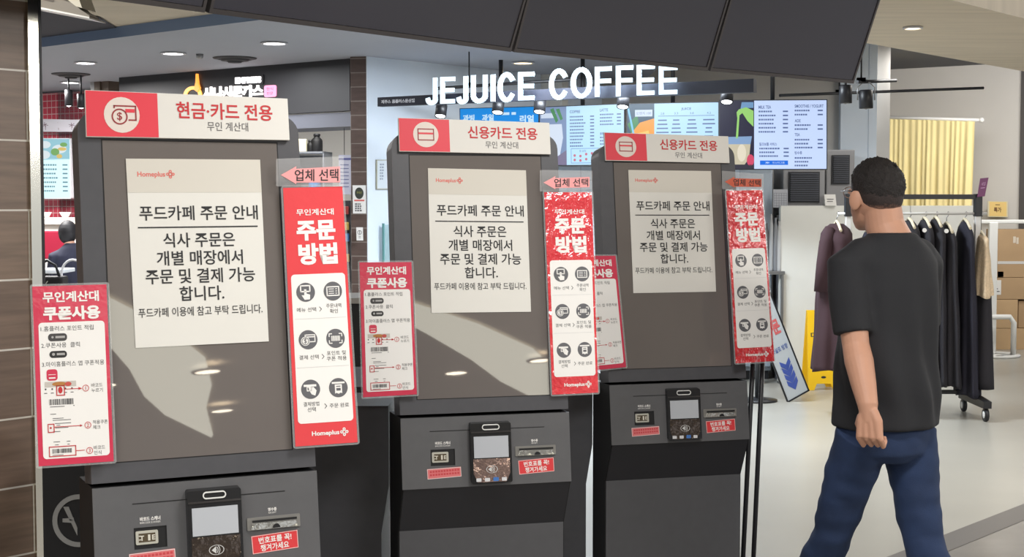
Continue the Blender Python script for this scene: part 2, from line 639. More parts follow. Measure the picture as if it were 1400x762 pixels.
# dark fascia of the cutlet shop, grey lintel, opening with a bright kitchen behind
fA, fB = at(165, 277, 14.1), at(479, 277, 12.25)
dd = (zz(fB, 0) - zz(fA, 0))
YF = math.atan2(dd.y, dd.x)
fas = struct('wall_fascia', MB().box(0, dd.length, 0, 0.1, 2.37, 2.8), mat('fascia_black', (28, 27, 31), 0.5))
fas.location, fas.rotation_euler = zz(fA, 0), (0, 0, YF)
lt = struct('trim_6', MB().box(0, dd.length, 0.03, 0.5, 2.24, 2.36), mat('lintel_grey', (104, 106, 116), 0.6))
lt.location, lt.rotation_euler = zz(fA, 0), (0, 0, YF)
kw = struct('wall_kitchen', MB().box(-0.4, dd.length + 0.6, 2.2, 2.3, 0, 2.8), mat('kitchen_wall', (216, 214, 208), 0.7))
kw.location, kw.rotation_euler = zz(fA, 0), (0, 0, YF)
pc0 = at(480, 277, 12.1)
bc = struct('pillar_brown', MB().box(0, 0.14, 0, 0.35, 0, 2.8), tile_mat('brown_brick_tile', (88, 72, 66), (78, 62, 58), (128, 118, 112), 0.4, 0.116, 0.004, 0.5, 0.5, 0.4, (4, 4, 20)))
bc.location, bc.rotation_euler = zz(pc0, 0), (0, 0, YB * 0.3)
pc1 = at(131, 277, 14.6)
bc = struct('pillar_shop', MB().box(0, 0.09, 0, 0.3, 0, 2.8).box(0.09, 0.2, 0.02, 0.3, 0, 2.8), mat('pillar_brown_paint', (96, 80, 68), 0.6))
bc.location, bc.rotation_euler = zz(pc1, 0), (0, 0, YF)
bc = struct('trim_7', MB().box(-0.06, 0.0, 0, 0.3, 0, 2.8), mat('pillar_grey_paint', (150, 150, 152), 0.6))
bc.location, bc.rotation_euler = zz(pc1, 0), (0, 0, YF)

# red tiled shop at the far left
r0, r1 = at(20, 277, 16.2), at(112, 277, 15.6)
dd = (zz(r1, 0) - zz(r0, 0))
YR = math.atan2(dd.y, dd.x)
rt = struct('wall_red', MB().box(0, dd.length + 0.12, 0, 0.12, 0, 2.78), tile_mat('red_wall_tile', (196, 44, 68), (208, 54, 78), (226, 190, 190), 0.071, 0.071, 0.004, 0.25, 0.0, 0.1, (3, 3, 3)))
rt.location, rt.rotation_euler = zz(r0, 0), (0, 0, YR)
kw2 = struct('wall_side', MB().box(0.74, 1.6, 0.0, 0.1, 0, 2.78), mat('grey_side_wall', (150, 150, 154), 0.7))
kw2.location, kw2.rotation_euler = zz(r0, 0), (0, 0, YR)
# pale lit cove and grey ceiling behind the photographer (mirrored in the kiosk glass)
cv = [(1.6, -1.2), (2.6, -2.1), (3.35, -2.85), (4.3, -3.85), (5.2, -4.9), (6.1, -5.8), (7.7, -7.1)]
cm_ = MB()
for (xa_, ya_), (xb__, yb_), w1_, w2_ in zip(cv, cv[1:], (0.15, 0.25, 0.45, 0.6, 0.6, 0.4), (0.25, 0.45, 0.6, 0.6, 0.4, 0.02)):
    cm_.add([(xa_, ya_, 2.83), (xb__, yb_, 2.83), (xb__ + 0.7 * w2_, yb_ + 0.72 * w2_, 2.86), (xa_ + 0.7 * w1_, ya_ + 0.72 * w1_, 2.86)], [(0, 1, 2, 3)])
struct('trim_8', cm_, mat('lit_cove', (226, 224, 206), 0.6, emit=4.6))
gc_ = MB().add([(x, y, 2.82) for x, y in cv] + [(7.7, -14, 2.82), (-4, -14, 2.82), (-4, -6, 2.82)], [tuple(range(len(cv) + 3))])
struct('ceiling_rear', gc_, mat('rear_grey_ceiling', (150, 152, 156), 0.8))
struct('wall_far', MB().box(-12, -5.3, 17.6, 17.7, 0, 2.8), mat('far_wall_grey', (170, 168, 166), 0.8))
struct('wall_rear', MB().box(-12, 14, -14.1, -14, 0, 3), mat('rear_wall', (150, 140, 128), 0.8))

# ------------------------------------------------------------------ kiosks
TT = 0.1492
Z0, ZT, ZB, ZTOP = 0.9973, 1.7371, 1.0403, 1.802
PZ = [(-0.0016, 0.9886), (-0.0276, 0.7899), (0.0388, 0.6562), (0.0388, 0.06)]
KPOSE = [(-0.675, 3.2145, 0.4429), (-0.0765, 4.1921, 0.2638), (0.5663, 4.9536, 0.2652)]
KLABEL = ['dark grey self-order kiosk under the cash and card sign, beside the brown tiled pillar',
          'dark grey self-order kiosk in the middle of the three, with the bluish reader film',
          'dark grey self-order kiosk farthest away, next to the twin-pole poster stand']
KLABEL[1] = 'dark grey self-order kiosk in the middle of the three, behind the first one'


def up_y(z):
    return (z - Z0) * TT


class LSheet(Sheet):
    def __init__(self, tl, tr, br, bl, W, H, n):
        self.c = [Vector(p) for p in (tl, tr, br, bl)]
        self.W, self.H, self.n = W, H, Vector(n).normalized()


kiosk = thing('ordering_kiosk', KLABEL[0], 'kiosk', (KPOSE[0][0], KPOSE[0][1], 0), KPOSE[0][2], 'self-order kiosks')
# housing of the screen
hs = LSheet((-0.25, up_y(ZTOP), ZTOP), (0.25, up_y(ZTOP), ZTOP), (0.25, up_y(Z0), Z0), (-0.25, up_y(Z0), Z0), 500, (ZTOP - Z0) * 1000, (0, -1, TT))
HH = hs.H
out = []
for cx, a0 in ((500 - 42, -90), (42, 180)):
    pass
pts = [(0, HH), (0, 42)]
pts = [(42 - 42 * math.cos(R(a)), 42 - 42 * math.sin(R(a))) for a in range(0, 91, 15)] + [(458 + 42 * math.sin(R(a)), 42 - 42 * math.cos(R(a))) for a in range(0, 91, 15)] + [(500, HH), (0, HH)]
hs.put('screen_housing', M_dark, Art().poly(pts), kiosk, 0.0, 0.085)
g = Art().rect(53 - 1.5, (ZTOP - ZT) * 1000, 447 - 1.5, (ZTOP - ZB) * 1000)
hs.put('screen_border', M_gap, Art().rect(49, (ZTOP - ZT) * 1000 - 3, 448.5, (ZTOP - ZB) * 1000 + 2), kiosk, 0.0006, 0.004)
hs.put('touch_screen', M_glass, g, kiosk, 0.0014, 0.004)
# neck, rear body, plinth
nk = MB()
nk.add([(-0.17, up_y(1.62) + 0.07, 1.62), (0.17, up_y(1.62) + 0.07, 1.62), (0.17, 0.30, 1.62), (-0.17, 0.30, 1.62),
        (-0.17, 0.07, 1.0), (0.17, 0.07, 1.0), (0.17, 0.30, 1.0), (-0.17, 0.30, 1.0)],
       [(0, 1, 2, 3), (7, 6, 5, 4), (0, 4, 5, 1), (1, 5, 6, 2), (2, 6, 7, 3), (3, 7, 4, 0)])
nk.build('neck', M_dark, kiosk)
MB().box(-0.20, 0.20, 0.10, 0.30, 0.05, 1.0, 0.004).build('body', M_dark, kiosk)
MB().box(-0.235, 0.235, 0.055, 0.29, 0.0, 0.06).build('plinth', M_black, kiosk)
prof = [(p, z) for p, z in PZ] + [(0.17, 0.06), (0.17, 0.985), (0.02, 0.9886)]
MB().prism(prof, -0.249, 0.249, 'YZ').build('front_case', M_gap, kiosk)
# three front panels
cp = LSheet((-0.25, PZ[0][0] - 0.001, PZ[0][1]), (0.25, PZ[0][0] - 0.001, PZ[0][1]), (0.25, PZ[1][0] - 0.001, PZ[1][1]), (-0.25, PZ[1][0] - 0.001, PZ[1][1]), 500, 200, (0, -1, -0.13))
xs = [0, 84, 155, 500]
ys = [0, 91, 138, 200]
ca = Art()
for i in range(3):
    for j in range(3):
        if not (i == 1 and j == 1):
            ca.rect(xs[i], ys[j], xs[i + 1], ys[j + 1])
ca2 = Art()
vid = {}
for f in ca.f:                                           # weld the cells so that the panel is one sheet with a hole
    idx = []
    for i in f:
        p = ca.v[i]
        if p not in vid:
            vid[p] = len(ca2.v)
            ca2.v.append(p)
        idx.append(vid[p])
    ca2.f.append(tuple(idx))
cpan = cp.put('control_panel', M_mid, ca2, kiosk, 0.004, 0.003)
lp = LSheet((-0.25, PZ[1][0], PZ[1][1]), (0.25, PZ[1][0], PZ[1][1]), (0.25, PZ[2][0], PZ[2][1]), (-0.25, PZ[2][0], PZ[2][1]), 500, 150, (0, -0.9, -0.45))
lp.put('recess_panel', M_recess, Art().rect(4, 0, 496, 150), kiosk, 0.002, 0.0015)
lp = LSheet((-0.25, PZ[2][0], PZ[2][1]), (0.25, PZ[2][0], PZ[2][1]), (0.25, PZ[3][0], PZ[3][1]), (-0.25, PZ[3][0], PZ[3][1]), 500, 590, (0, -1, 0))
lp.put('lower_panel', M_low, Art().rect(4, 0, 496, 590), kiosk, 0.003, 0.0025)
# seam line
cp.put('seam', M_gap, Art().line([(84, 39), (422, 39)], 2.2), kiosk, 0.0046)
# barcode scanner in its recess
rec = Art().rect(84, 91, 155, 138)
sc = cp.put('barcode_scanner', M_gap, rec, kiosk, 0.0012, 0.0008)
cp.put('scanner_module', mat('scanner_pale_grey', (186, 184, 172), 0.4), Art().rrect(88, 99, 136, 128, 3), sc, 0.0034, 0.002)
cp.put('scanner_window', mat('scanner_window', (88, 78, 62), 0.2), Art().rect(94, 104, 130, 123), sc, 0.0038)
cp.put('scanner_lettering', mat('scanner_mark', (214, 210, 196), 0.4), Art().text('T', 101, 114, h=11, bold=0.03).text('E', 126, 113.5, h=11, bold=0.03).line([(95, 109), (98, 109)], 2).line([(95, 117), (98, 117)], 2).rect(114, 107, 119, 120), sc, 0.0042)
cp.put('panel_lettering', M_white, Art().text('바코드 스캐너', 120, 73, w=44, h=9, bold=0.03).text('BARCODE SCANNER', 120, 81, w=44, h=4).text('영수증', 392, 77, w=20, h=8, bold=0.03).text('RECEIPT', 392, 84.5, w=18, h=3.5), kiosk, 0.0046)
# card reader
cr = cp.put('card_reader', mat('reader_black', (34, 34, 36), 0.22), Art().rrect(198, 17, 318, 187, 5), kiosk, 0.022, 0.018)
slot = Art().ring(240, 28, 8, 2.6, 12, 90, 270).ring(276, 28, 8, 2.6, 12, -90, 90).rect(240, 20, 276, 22.6).rect(240, 33.4, 276, 36)
cp.put('card_slot', mat('slot_ring_white', (225, 225, 222), 0.25), slot, cr, 0.0245, 0.002)
cp.put('slot_mouth', M_gap, Art().rrect(234, 23.5, 282, 32.5, 4), cr, 0.0225)
cp.put('reader_lip', mat('reader_gloss', (60, 58, 58), 0.08, coat=1), Art().rect(199, 40, 317, 44), cr, 0.0245, 0.002)
cp.put('reader_screen', mat('reader_screen_grey', (186, 190, 196), 0.12), Art().rect(207, 54, 309, 115), cr, 0.0228)
cp.put('reader_pad', mat('reader_pad_gloss', (92, 82, 76), 0.06, metal=0.6, bump=0.7, bscale=16), Art().poly([(204, 118), (312, 118), (312, 160), (300, 184), (216, 184), (204, 160)]), cr, 0.0228)
ic = Art().ring(258, 148, 17, 1.6, 24, ry=11).poly([(247, 148), (257, 140), (257, 156)])
for r_ in (6, 10, 14):
    ic.ring(252, 148, r_, 1.6, 10, -42, 42)
cp.put('contactless_mark', mat('reader_mark', (206, 206, 204), 0.4), ic, cr, 0.0232)
for x_ in (211, 236, 286):
    cp.put('payment_mark', mat('payment_white', (214, 214, 216), 0.4), Art().rrect(x_, 172, x_ + 15, 182, 2), cr, 0.0234)
cp.put('payment_mark_blue', mat('payment_blue', (70, 120, 190), 0.4), Art().rrect(261, 171, 277, 182, 2), cr, 0.0234)
# receipt slot with clear guard
rs = cp.put('receipt_slot', mat('receipt_grey', (150, 148, 144), 0.3, metal=0.5), Art().rrect(333, 92, 455, 120, 2), kiosk, 0.0065, 0.003)
cp.put('slot_guard', mat('clear_guard', (205, 205, 200), 0.1, metal=0.7, bump=0.4, bscale=25), Art().poly([(345, 104), (443, 104), (450, 117), (340, 117)]), rs, 0.012, 0.005)
cp.put('slot_opening', M_gap, Art().rect(343, 96, 446, 101).ring(398, 116, 9, 9, 12, 180, 360), rs, 0.0124)
# stickers
st = cp.put('scanner_sticker', mat('sticker_pink', (222, 120, 122), 0.4), Art().poly([(72, 145), (171, 142), (172, 170), (73, 174)]), kiosk, 0.0046)
cp.put('sticker_border', M_white, Art().line([(73, 146), (170, 143.5), (171, 169), (74, 173), (73, 146)], 1.2), st, 0.005)
sl = Art()
for k in range(2):
    for i in range(11):
        sl.rect(80 + i * 8, 150.5 + k * 9 - i * 0.3, 86 + i * 8, 156 + k * 9 - i * 0.3)
cp.put('sticker_print', mat('sticker_print', (204, 70, 76), 0.5), sl, st, 0.005)
st = cp.put('ticket_sticker', mat('sticker_red', (216, 62, 66), 0.4), Art().poly([(341, 133), (448, 128), (449, 168), (343, 173)]), kiosk, 0.0046)
cp.put('sticker_border', mat('sticker_edge', (240, 190, 186), 0.4), Art().line([(342, 134), (447, 129), (448, 167), (344, 172), (342, 134)], 1.6), st, 0.005)
ssh = LSheet(cp.P(341, 133), cp.P(448, 128), cp.P(449, 168), cp.P(343, 173), 107, 40, cp.n)
ssh.put('sticker_lettering', M_white, Art().text('번호표를 꼭!', 54, 12, w=76, h=15, bold=0.02).text('챙겨가세요', 52, 29, w=66, h=15, bold=0.02), st, 0.005)
M_pad_reflection = mat('creased_film_reflection', (206, 176, 168), 0.16, metal=0.8, bump=0.9, bscale=14)
kiosks = [kiosk]
for (x, y, a), lb in zip(KPOSE[1:], KLABEL[1:]):
    kiosks.append(dup(kiosk, (x, y, 0), a, lb))
for ch_ in kiosks[1].children:
    for g_ in ch_.children:
        if g_.name.startswith('reader_pad'):                 # pale pink stands in for the reflection on the middle reader's creased film
            g_.material_slots[0].link = 'OBJECT'
            g_.material_slots[0].material = M_pad_reflection


def kplane(k):
    X, Y, a = KPOSE[k]
    return Vector((X, Y, Z0)), Vector((math.sin(a), -math.cos(a), TT)).normalized()


def ksheet(k, px4, W, H, off=0.0):
    p, n = kplane(k)
    return plane_sheet(px4, p + n * off, n, W, H)


# dark cabinets standing behind and between the kiosks
def back_cabinet(label, px0, px1, Y, mt, h=1.0, depth=0.3, emblem=False, notch=True):
    a, b = at(px0, 600, Y), at(px1, 600, Y)
    w = b.x - a.x
    t = thing('kiosk_back_cabinet', label, 'cabinet', (a.x, Y, 0), 0)
    prof = [(0, 0.05), (w - 0.022, 0.05), (w - 0.022, 0.62), (w, 0.76), (w, h), (0, h)] if notch else [(0, 0.05), (w, 0.05), (w, h), (0, h)]
    MB().prism(prof, 0, depth, 'XZ').build('body', mt, t)
    MB().box(0.01, w - 0.04, 0.02, depth - 0.01, 0, 0.05).build('plinth', M_black, t)
    return t, w


back_cabinet('low dark grey cabinet standing between the first and the second kiosk', 380, 531, 4.30, M_dark, 1.0)
back_cabinet('low dark grey cabinet standing between the second and the third kiosk', 700, 810, 5.06, M_dark, 0.99)
t, w = back_cabinet('low black cabinet with grey round emblem, behind the first kiosk beside the tiled pillar', 57, 210, 3.78, M_gap, 1.0, notch=False)
es = Sheet(at(57, 640, 3.779), at(210, 640, 3.779), at(210, 790, 3.779), at(57, 790, 3.779), 153, 150)
es.put('emblem', mat('emblem_grey', (150, 150, 148), 0.4, metal=0.3), Art().ring(51, 72, 36, 6.5, 40).poly([(30, 53), (37, 53), (49, 82), (49, 92)]).poly([(29, 69), (44, 68), (44, 75), (29, 74)]), t, 0.003, 0.003, root=t)

# ------------------------------------------------------------------ signs on top of the kiosks
def card_icon(a, cx, cy, r, coin):
    w, h = r * 1.22, r * 0.86
    if coin:
        x0, y0, x1, y1 = cx - r * 0.42, cy - r * 0.5, cx + r * 0.78, cy + r * 0.28
        a.line([(x0, y0 + r * 0.1), (x0, y0), (x1, y0), (x1, y1), (x1 - r * 0.38, y1)], r * 0.08)
        a.ring(cx - r * 0.13, cy + r * 0.1, r * 0.45, r * 0.08)
        a.text('$', cx - r * 0.13, cy + r * 0.1, h=r * 0.5, bold=0.01)
    else:
        a.frame(cx - w / 2, cy - h / 2, cx + w / 2, cy + h / 2, r * 0.08)
    return a


def kiosk_sign(k, px4, split, label, title, tb, sb, circ, coin):
    (x0, y0), (x1, y1) = px4[0], px4[1]
    W, H = px4[1][0] - px4[0][0], (px4[3][1] - px4[0][1] + px4[2][1] - px4[1][1]) / 2
    s = ksheet(k, px4, W, H, 0.012)
    t = thing('kiosk_sign', label, 'sign', s.base(), 0, 'header signs on the kiosks')
    s.put('board', M_card, Art().rect(0, 0, W, H), t, 0.0, 0.009, t)
    s.put('red_field', M_redsign, Art().rect(0.6, 0.6, split, H - 0.6), t, 0.0006, root=t)
    cx, cy, r = circ
    s.put('round_field', mat('sign_round_cream', (226, 214, 204), 0.5), Art().disc(cx, cy, r), t, 0.0012, root=t)
    s.put('card_symbol', mat('sign_symbol_red', (150, 46, 52), 0.5), card_icon(Art(), cx, cy, r, coin), t, 0.0018, root=t)
    if coin:
        s.put('card_stripe', M_redsign, Art().rect(cx + r * 0.2, cy - r * 0.34, cx + r * 0.72, cy - r * 0.14), t, 0.0018, root=t)
    else:
        s.put('card_stripe', M_redsign, Art().rect(cx - r * 0.58, cy - r * 0.16, cx + r * 0.58, cy - r * 0.02), t, 0.0018, root=t)
    s.put('title_lettering', M_redink, Art().text(title, tb[0], tb[1], w=tb[2], h=tb[3], bold=0.018), t, 0.0008, root=t)
    s.put('subtitle_lettering', M_greyink, Art().text('무인 계산대', sb[0], sb[1], w=sb[2], h=sb[3]), t, 0.0008, root=t)
    return t


kiosk_sign(0, [(116, 123), (393, 135), (396, 191.5), (118, 187)], 95, 'red and white cash and card sign with coin symbol, on the nearest kiosk',
           '현금·카드 전용', (187, 22, 134, 23), (190, 43, 57, 12.5), (47, 31, 23.5), True)
kiosk_sign(1, [(544.5, 161), (751, 168), (753, 211), (546, 207)], 68, 'red and white credit card sign on the middle kiosk',
           '신용카드 전용', (141, 16.5, 96, 17), (139, 33, 45, 9.5), (36, 21.5, 17), False)
kiosk_sign(2, [(826, 181), (995.5, 186.5), (997.5, 223), (828, 219.5)], 56, 'red and white credit card sign on the farthest kiosk',
           '신용카드 전용', (114, 14, 79, 14.5), (113, 28, 37, 8), (28, 18.5, 14), False)

# ------------------------------------------------------------------ order notices taped to the screens
def notice(k, px4, label):
    W, H = 183.0, 254.0
    s = ksheet(k, px4, W, H, 0.0035)
    t = thing('paper_notice', label, 'notice', s.base(), 0, 'order notices on the screens')
    s.put('paper', M_paper, Art().rect(0, 0, W, H, 2, 4), t, 0, 0.0012, t)
    s.put('header_band', M_paperband, Art().rect(0, 0, W, 46), t, 0.0004, root=t)
    lg = Art().text('Homeplus', 0, 22, w=37, h=9, bold=0.02, left=14)
    flower(lg, 58, 21, 6)
    s.put('store_name', M_salmonink, lg, t, 0.0008, root=t)
    a = Art().text('푸드카페 주문 안내', 95, 74, w=162, h=20, bold=0.012)
    a.rect(11, 92.6, 175, 94.4)
    for tx, y, w in (('식사 주문은', 111, 98), ('개별 매장에서', 135.5, 118), ('주문 및 결제 가능', 160, 150), ('합니다.', 184, 61)):
        a.text(tx, 93, y, w=w, h=20, bold=0.012)
    a.text('푸드카페 이용에 참고 부탁 드립니다.', 91, 208, w=170, h=12.5, bold=0.004)
    s.put('lettering', M_ink, a, t, 0.0008, root=t)
    return t


notice(0, [(172, 217), (355.5, 218.5), (367.5, 467), (185.5, 476)], 'large white order notice taped to the screen of the nearest kiosk')
notice(1, [(585, 230), (719, 233), (726, 426.5), (590, 428)], 'white order notice taped to the screen of the middle kiosk')
notice(2, [(859, 232.5), (972, 234), (979, 399), (866, 401)], 'white order notice taped to the screen of the farthest kiosk')


# ------------------------------------------------------------------ posters
def icon(kind):
    a = Art()
    if kind == 'touch':
        a.frame(-7, -9, 6, -1, 1.8)
        a.poly([(-2.2, -4), (1.0, -4), (1.2, 2), (6, 3.5), (5.5, 10), (-2, 10.5), (-6, 4), (-2.2, 4)])
    elif kind == 'list':
        a.frame(-8.5, -6, 8.5, 6, 1.6)
        for y in (-3, 0, 3):
            a.rect(-6, y - 0.5, 1.5, y + 0.5)
            a.rect(3.5, y - 0.5, 6, y + 0.5)
    elif kind == 'coin':
        a.frame(-4, -6.5, 9.5, 3, 1.4)
        a.rect(-4, -4.5, 9.5, -3)
        a.disc(-4, 2, 6.2)
    elif kind == 'scan':
        for sx in (-1, 1):
            for sy in (-1, 1):
                a.line([(sx * 9, sy * 3), (sx * 9, sy * 6.5), (sx * 5.5, sy * 6.5)], 1.4)
        for i in range(7):
            a.rect(-6 + i * 1.8, -3.6, -4.8 + i * 1.8, 3.6)
    elif kind == 'pay':
        a.rect(-9.5, -6.5, 8, -3.5)
        a.poly([(-3, -2.5), (4, -3), (8, 2), (6, 9), (1, 7), (-2, 2)])
        a.frame(-5, -3, 1, 2, 1.3)
    else:
        a.rect(-9, -8, 9, -5.5)
        a.poly([(-5, -4.5), (5, -4.5), (5, 8), (3, 7), (0, 8.5), (-3, 7), (-5, 8)])
    return a


ROWS = [(0.41, ('touch', 'list'), ('메뉴 선택', None), ('주문내역', '확인')),
        (0.594, ('coin', 'scan'), ('결제 선택', None), ('포인트 및', '쿠폰 적용')),
        (0.785, ('pay', 'receipt'), ('결제방법', '선택'), ('주문 완료', None))]


def order_poster(s, label, red=None, off=0.0):
    W, H = 86.0, 355.0
    red = red or M_red
    t = thing('ordering_steps_poster', label, 'poster', s.base(), 0, 'ordering steps posters')
    s.put('laminate', M_film, Art().rrect(-3, -3, W + 3, H + 3, 4), t, -0.0006, 0.0006, t)
    s.put('red_sheet', red, Art().rect(0, 0, W, H, 2, 8), t, 0, 0.0005, t)
    s.put('white_panel', M_white, Art().rrect(5, H * 0.34, W - 4, H * 0.915, 5), t, 0.0004, root=t)
    s.put('heading_lettering', M_white, Art().text('무인계산대', 44, H * 0.098, w=54, h=9, bold=0.02), t, 0.0008, root=t)
    s.put('title_lettering', M_white, Art().text('주문', 44, H * 0.17, w=56, h=28, bold=0.045), t, 0.0008, root=t)
    s.put('title_lettering', M_white, Art().text('방법', 45, H * 0.262, w=56, h=30, bold=0.045), t, 0.0008, root=t)
    s.put('store_name', M_white, Art().text('Homeplus', 0, H * 0.958, w=38, h=8, bold=0.03, left=23), t, 0.0008, root=t)
    s.put('store_logo', M_white, flower(Art(), 68, H * 0.956, 6), t, 0.0008, root=t)
    for v, ics, c1, c2 in ROWS:
        y = v * H
        for u, ikind in zip((0.285, 0.735), ics):
            d = s.put('icon', M_disc, Art().disc(u * W, y, 13.2), t, 0.0008, root=t)
            g = icon(ikind)
            g.v = [(x + u * W, q + y) for x, q in g.v]
            s.put('symbol', M_white, g, d, 0.0012, root=t)
            if ikind == 'coin':
                s.put('dollar', M_disc, Art().ring(u * W - 4, y + 2, 5.2, 0.9).text('$', u * W - 4, y + 2, h=7), d, 0.0016, root=t)
            if ikind == 'receipt':
                s.put('print', M_disc, Art().rect(u * W - 3, y - 2.5, u * W + 3, y - 1.3).rect(u * W - 3, y + 0.5, u * W + 3, y + 4), d, 0.0016, root=t)
        for u, c in ((0.285, c1), (0.735, c2)):
            cap = Art()
            if c[1]:
                cap.text(c[0], u * W, y + 20, h=6, w=6 * len(c[0]) * 0.9).text(c[1], u * W, y + 27.5, h=6, w=6 * len(c[1]) * 0.95)
            else:
                cap.text(c[0], u * W, y + 24, h=6, w=6 * len(c[0]) * 0.9)
            s.put('caption', M_ink, cap, t, 0.0008, root=t)
        s.put('step_arrow', M_ink, Art().line([(0.50 * W, y + 21), (0.53 * W, y + 24), (0.50 * W, y + 27)], 0.8), t, 0.0008, root=t)
    for v in (0.512, 0.70):
        s.put('divider', mat('pale_grey_ink', (205, 205, 204), 0.6), Art().rect(7, v * H, W - 6, v * H + 0.5), t, 0.0008, root=t)
    return t


order_poster(ksheet(0, [(387, 257), (468, 255), (489, 605), (404, 611)], 86, 355, 0.016), 'tall red ordering steps poster on the right edge of the nearest kiosk')
order_poster(ksheet(1, [(744, 263), (809, 263), (818, 537), (755, 540)], 86, 355, 0.016), 'tall red ordering steps poster on the right edge of the middle kiosk', M_wrinkle)
yw_, tl_ = R(26.2), R(8.6)                               # this one hangs on its own stand, turned a little more to the aisle
pn_ = Vector((math.sin(yw_) * math.cos(tl_), -math.cos(yw_) * math.cos(tl_), math.sin(tl_)))
pc_ = on(1025, 380, kplane(2)[0] + kplane(2)[1] * 0.035, kplane(2)[1])
order_poster(plane_sheet([(993, 261), (1042, 260), (1059, 494), (1006, 497)], pc_, pn_, 86, 355), 'tall red ordering steps poster with crinkled glossy top, above the twin black poles', M_crinkle)


def arrow_tag(s, label, W=78.0, H=28.0, red=None):
    t = thing('arrow_tag', label, 'tag', s.base(), 0, 'shop choice arrow tags')
    s.put('laminate', M_film, Art().rrect(-6, -12, W + 5, H + 1, 2), t, -0.0006, 0.0006, t)
    s.put('arrow', red or M_pink, Art().poly([(0, H * 0.44), (20, 0), (20, H * 0.13), (W, H * 0.06), (W, H * 0.84), (20, H * 0.84), (20, H * 0.92)]), t, 0, 0.0004, t)
    s.put('lettering', M_ink, Art().text('업체 선택', W * 0.6, H * 0.47, w=W * 0.74, h=H * 0.6, bold=0.012), t, 0.0006, root=t)


arrow_tag(ksheet(0, [(384, 228), (465, 226), (465, 254), (384, 254)], 78, 28, 0.02), 'pink arrow tag in clear film above the nearest ordering poster')
arrow_tag(ksheet(1, [(743, 241), (806, 241), (806, 259), (743, 261)], 78, 28, 0.02), 'pink arrow tag in clear film above the poster of the middle kiosk')
arrow_tag(ksheet(2, [(991, 241), (1041, 244), (1041, 258), (991, 258)], 78, 28, 0.024), 'orange red arrow tag in clear film above the crinkled poster', red=mat('arrow_orange', (206, 96, 70), 0.3, coat=0.6, bump=0.5, bscale=25))


def bars(a, x0, x1, y0, y1, seed):
    rr = random.Random(seed)
    x = x0
    while x < x1 - 0.4:
        w = rr.choice((0.4, 0.4, 0.8, 1.2))
        a.rect(x, y0, min(x + w, x1), y1)
        x += w + rr.choice((0.4, 0.4, 0.8))
    return a


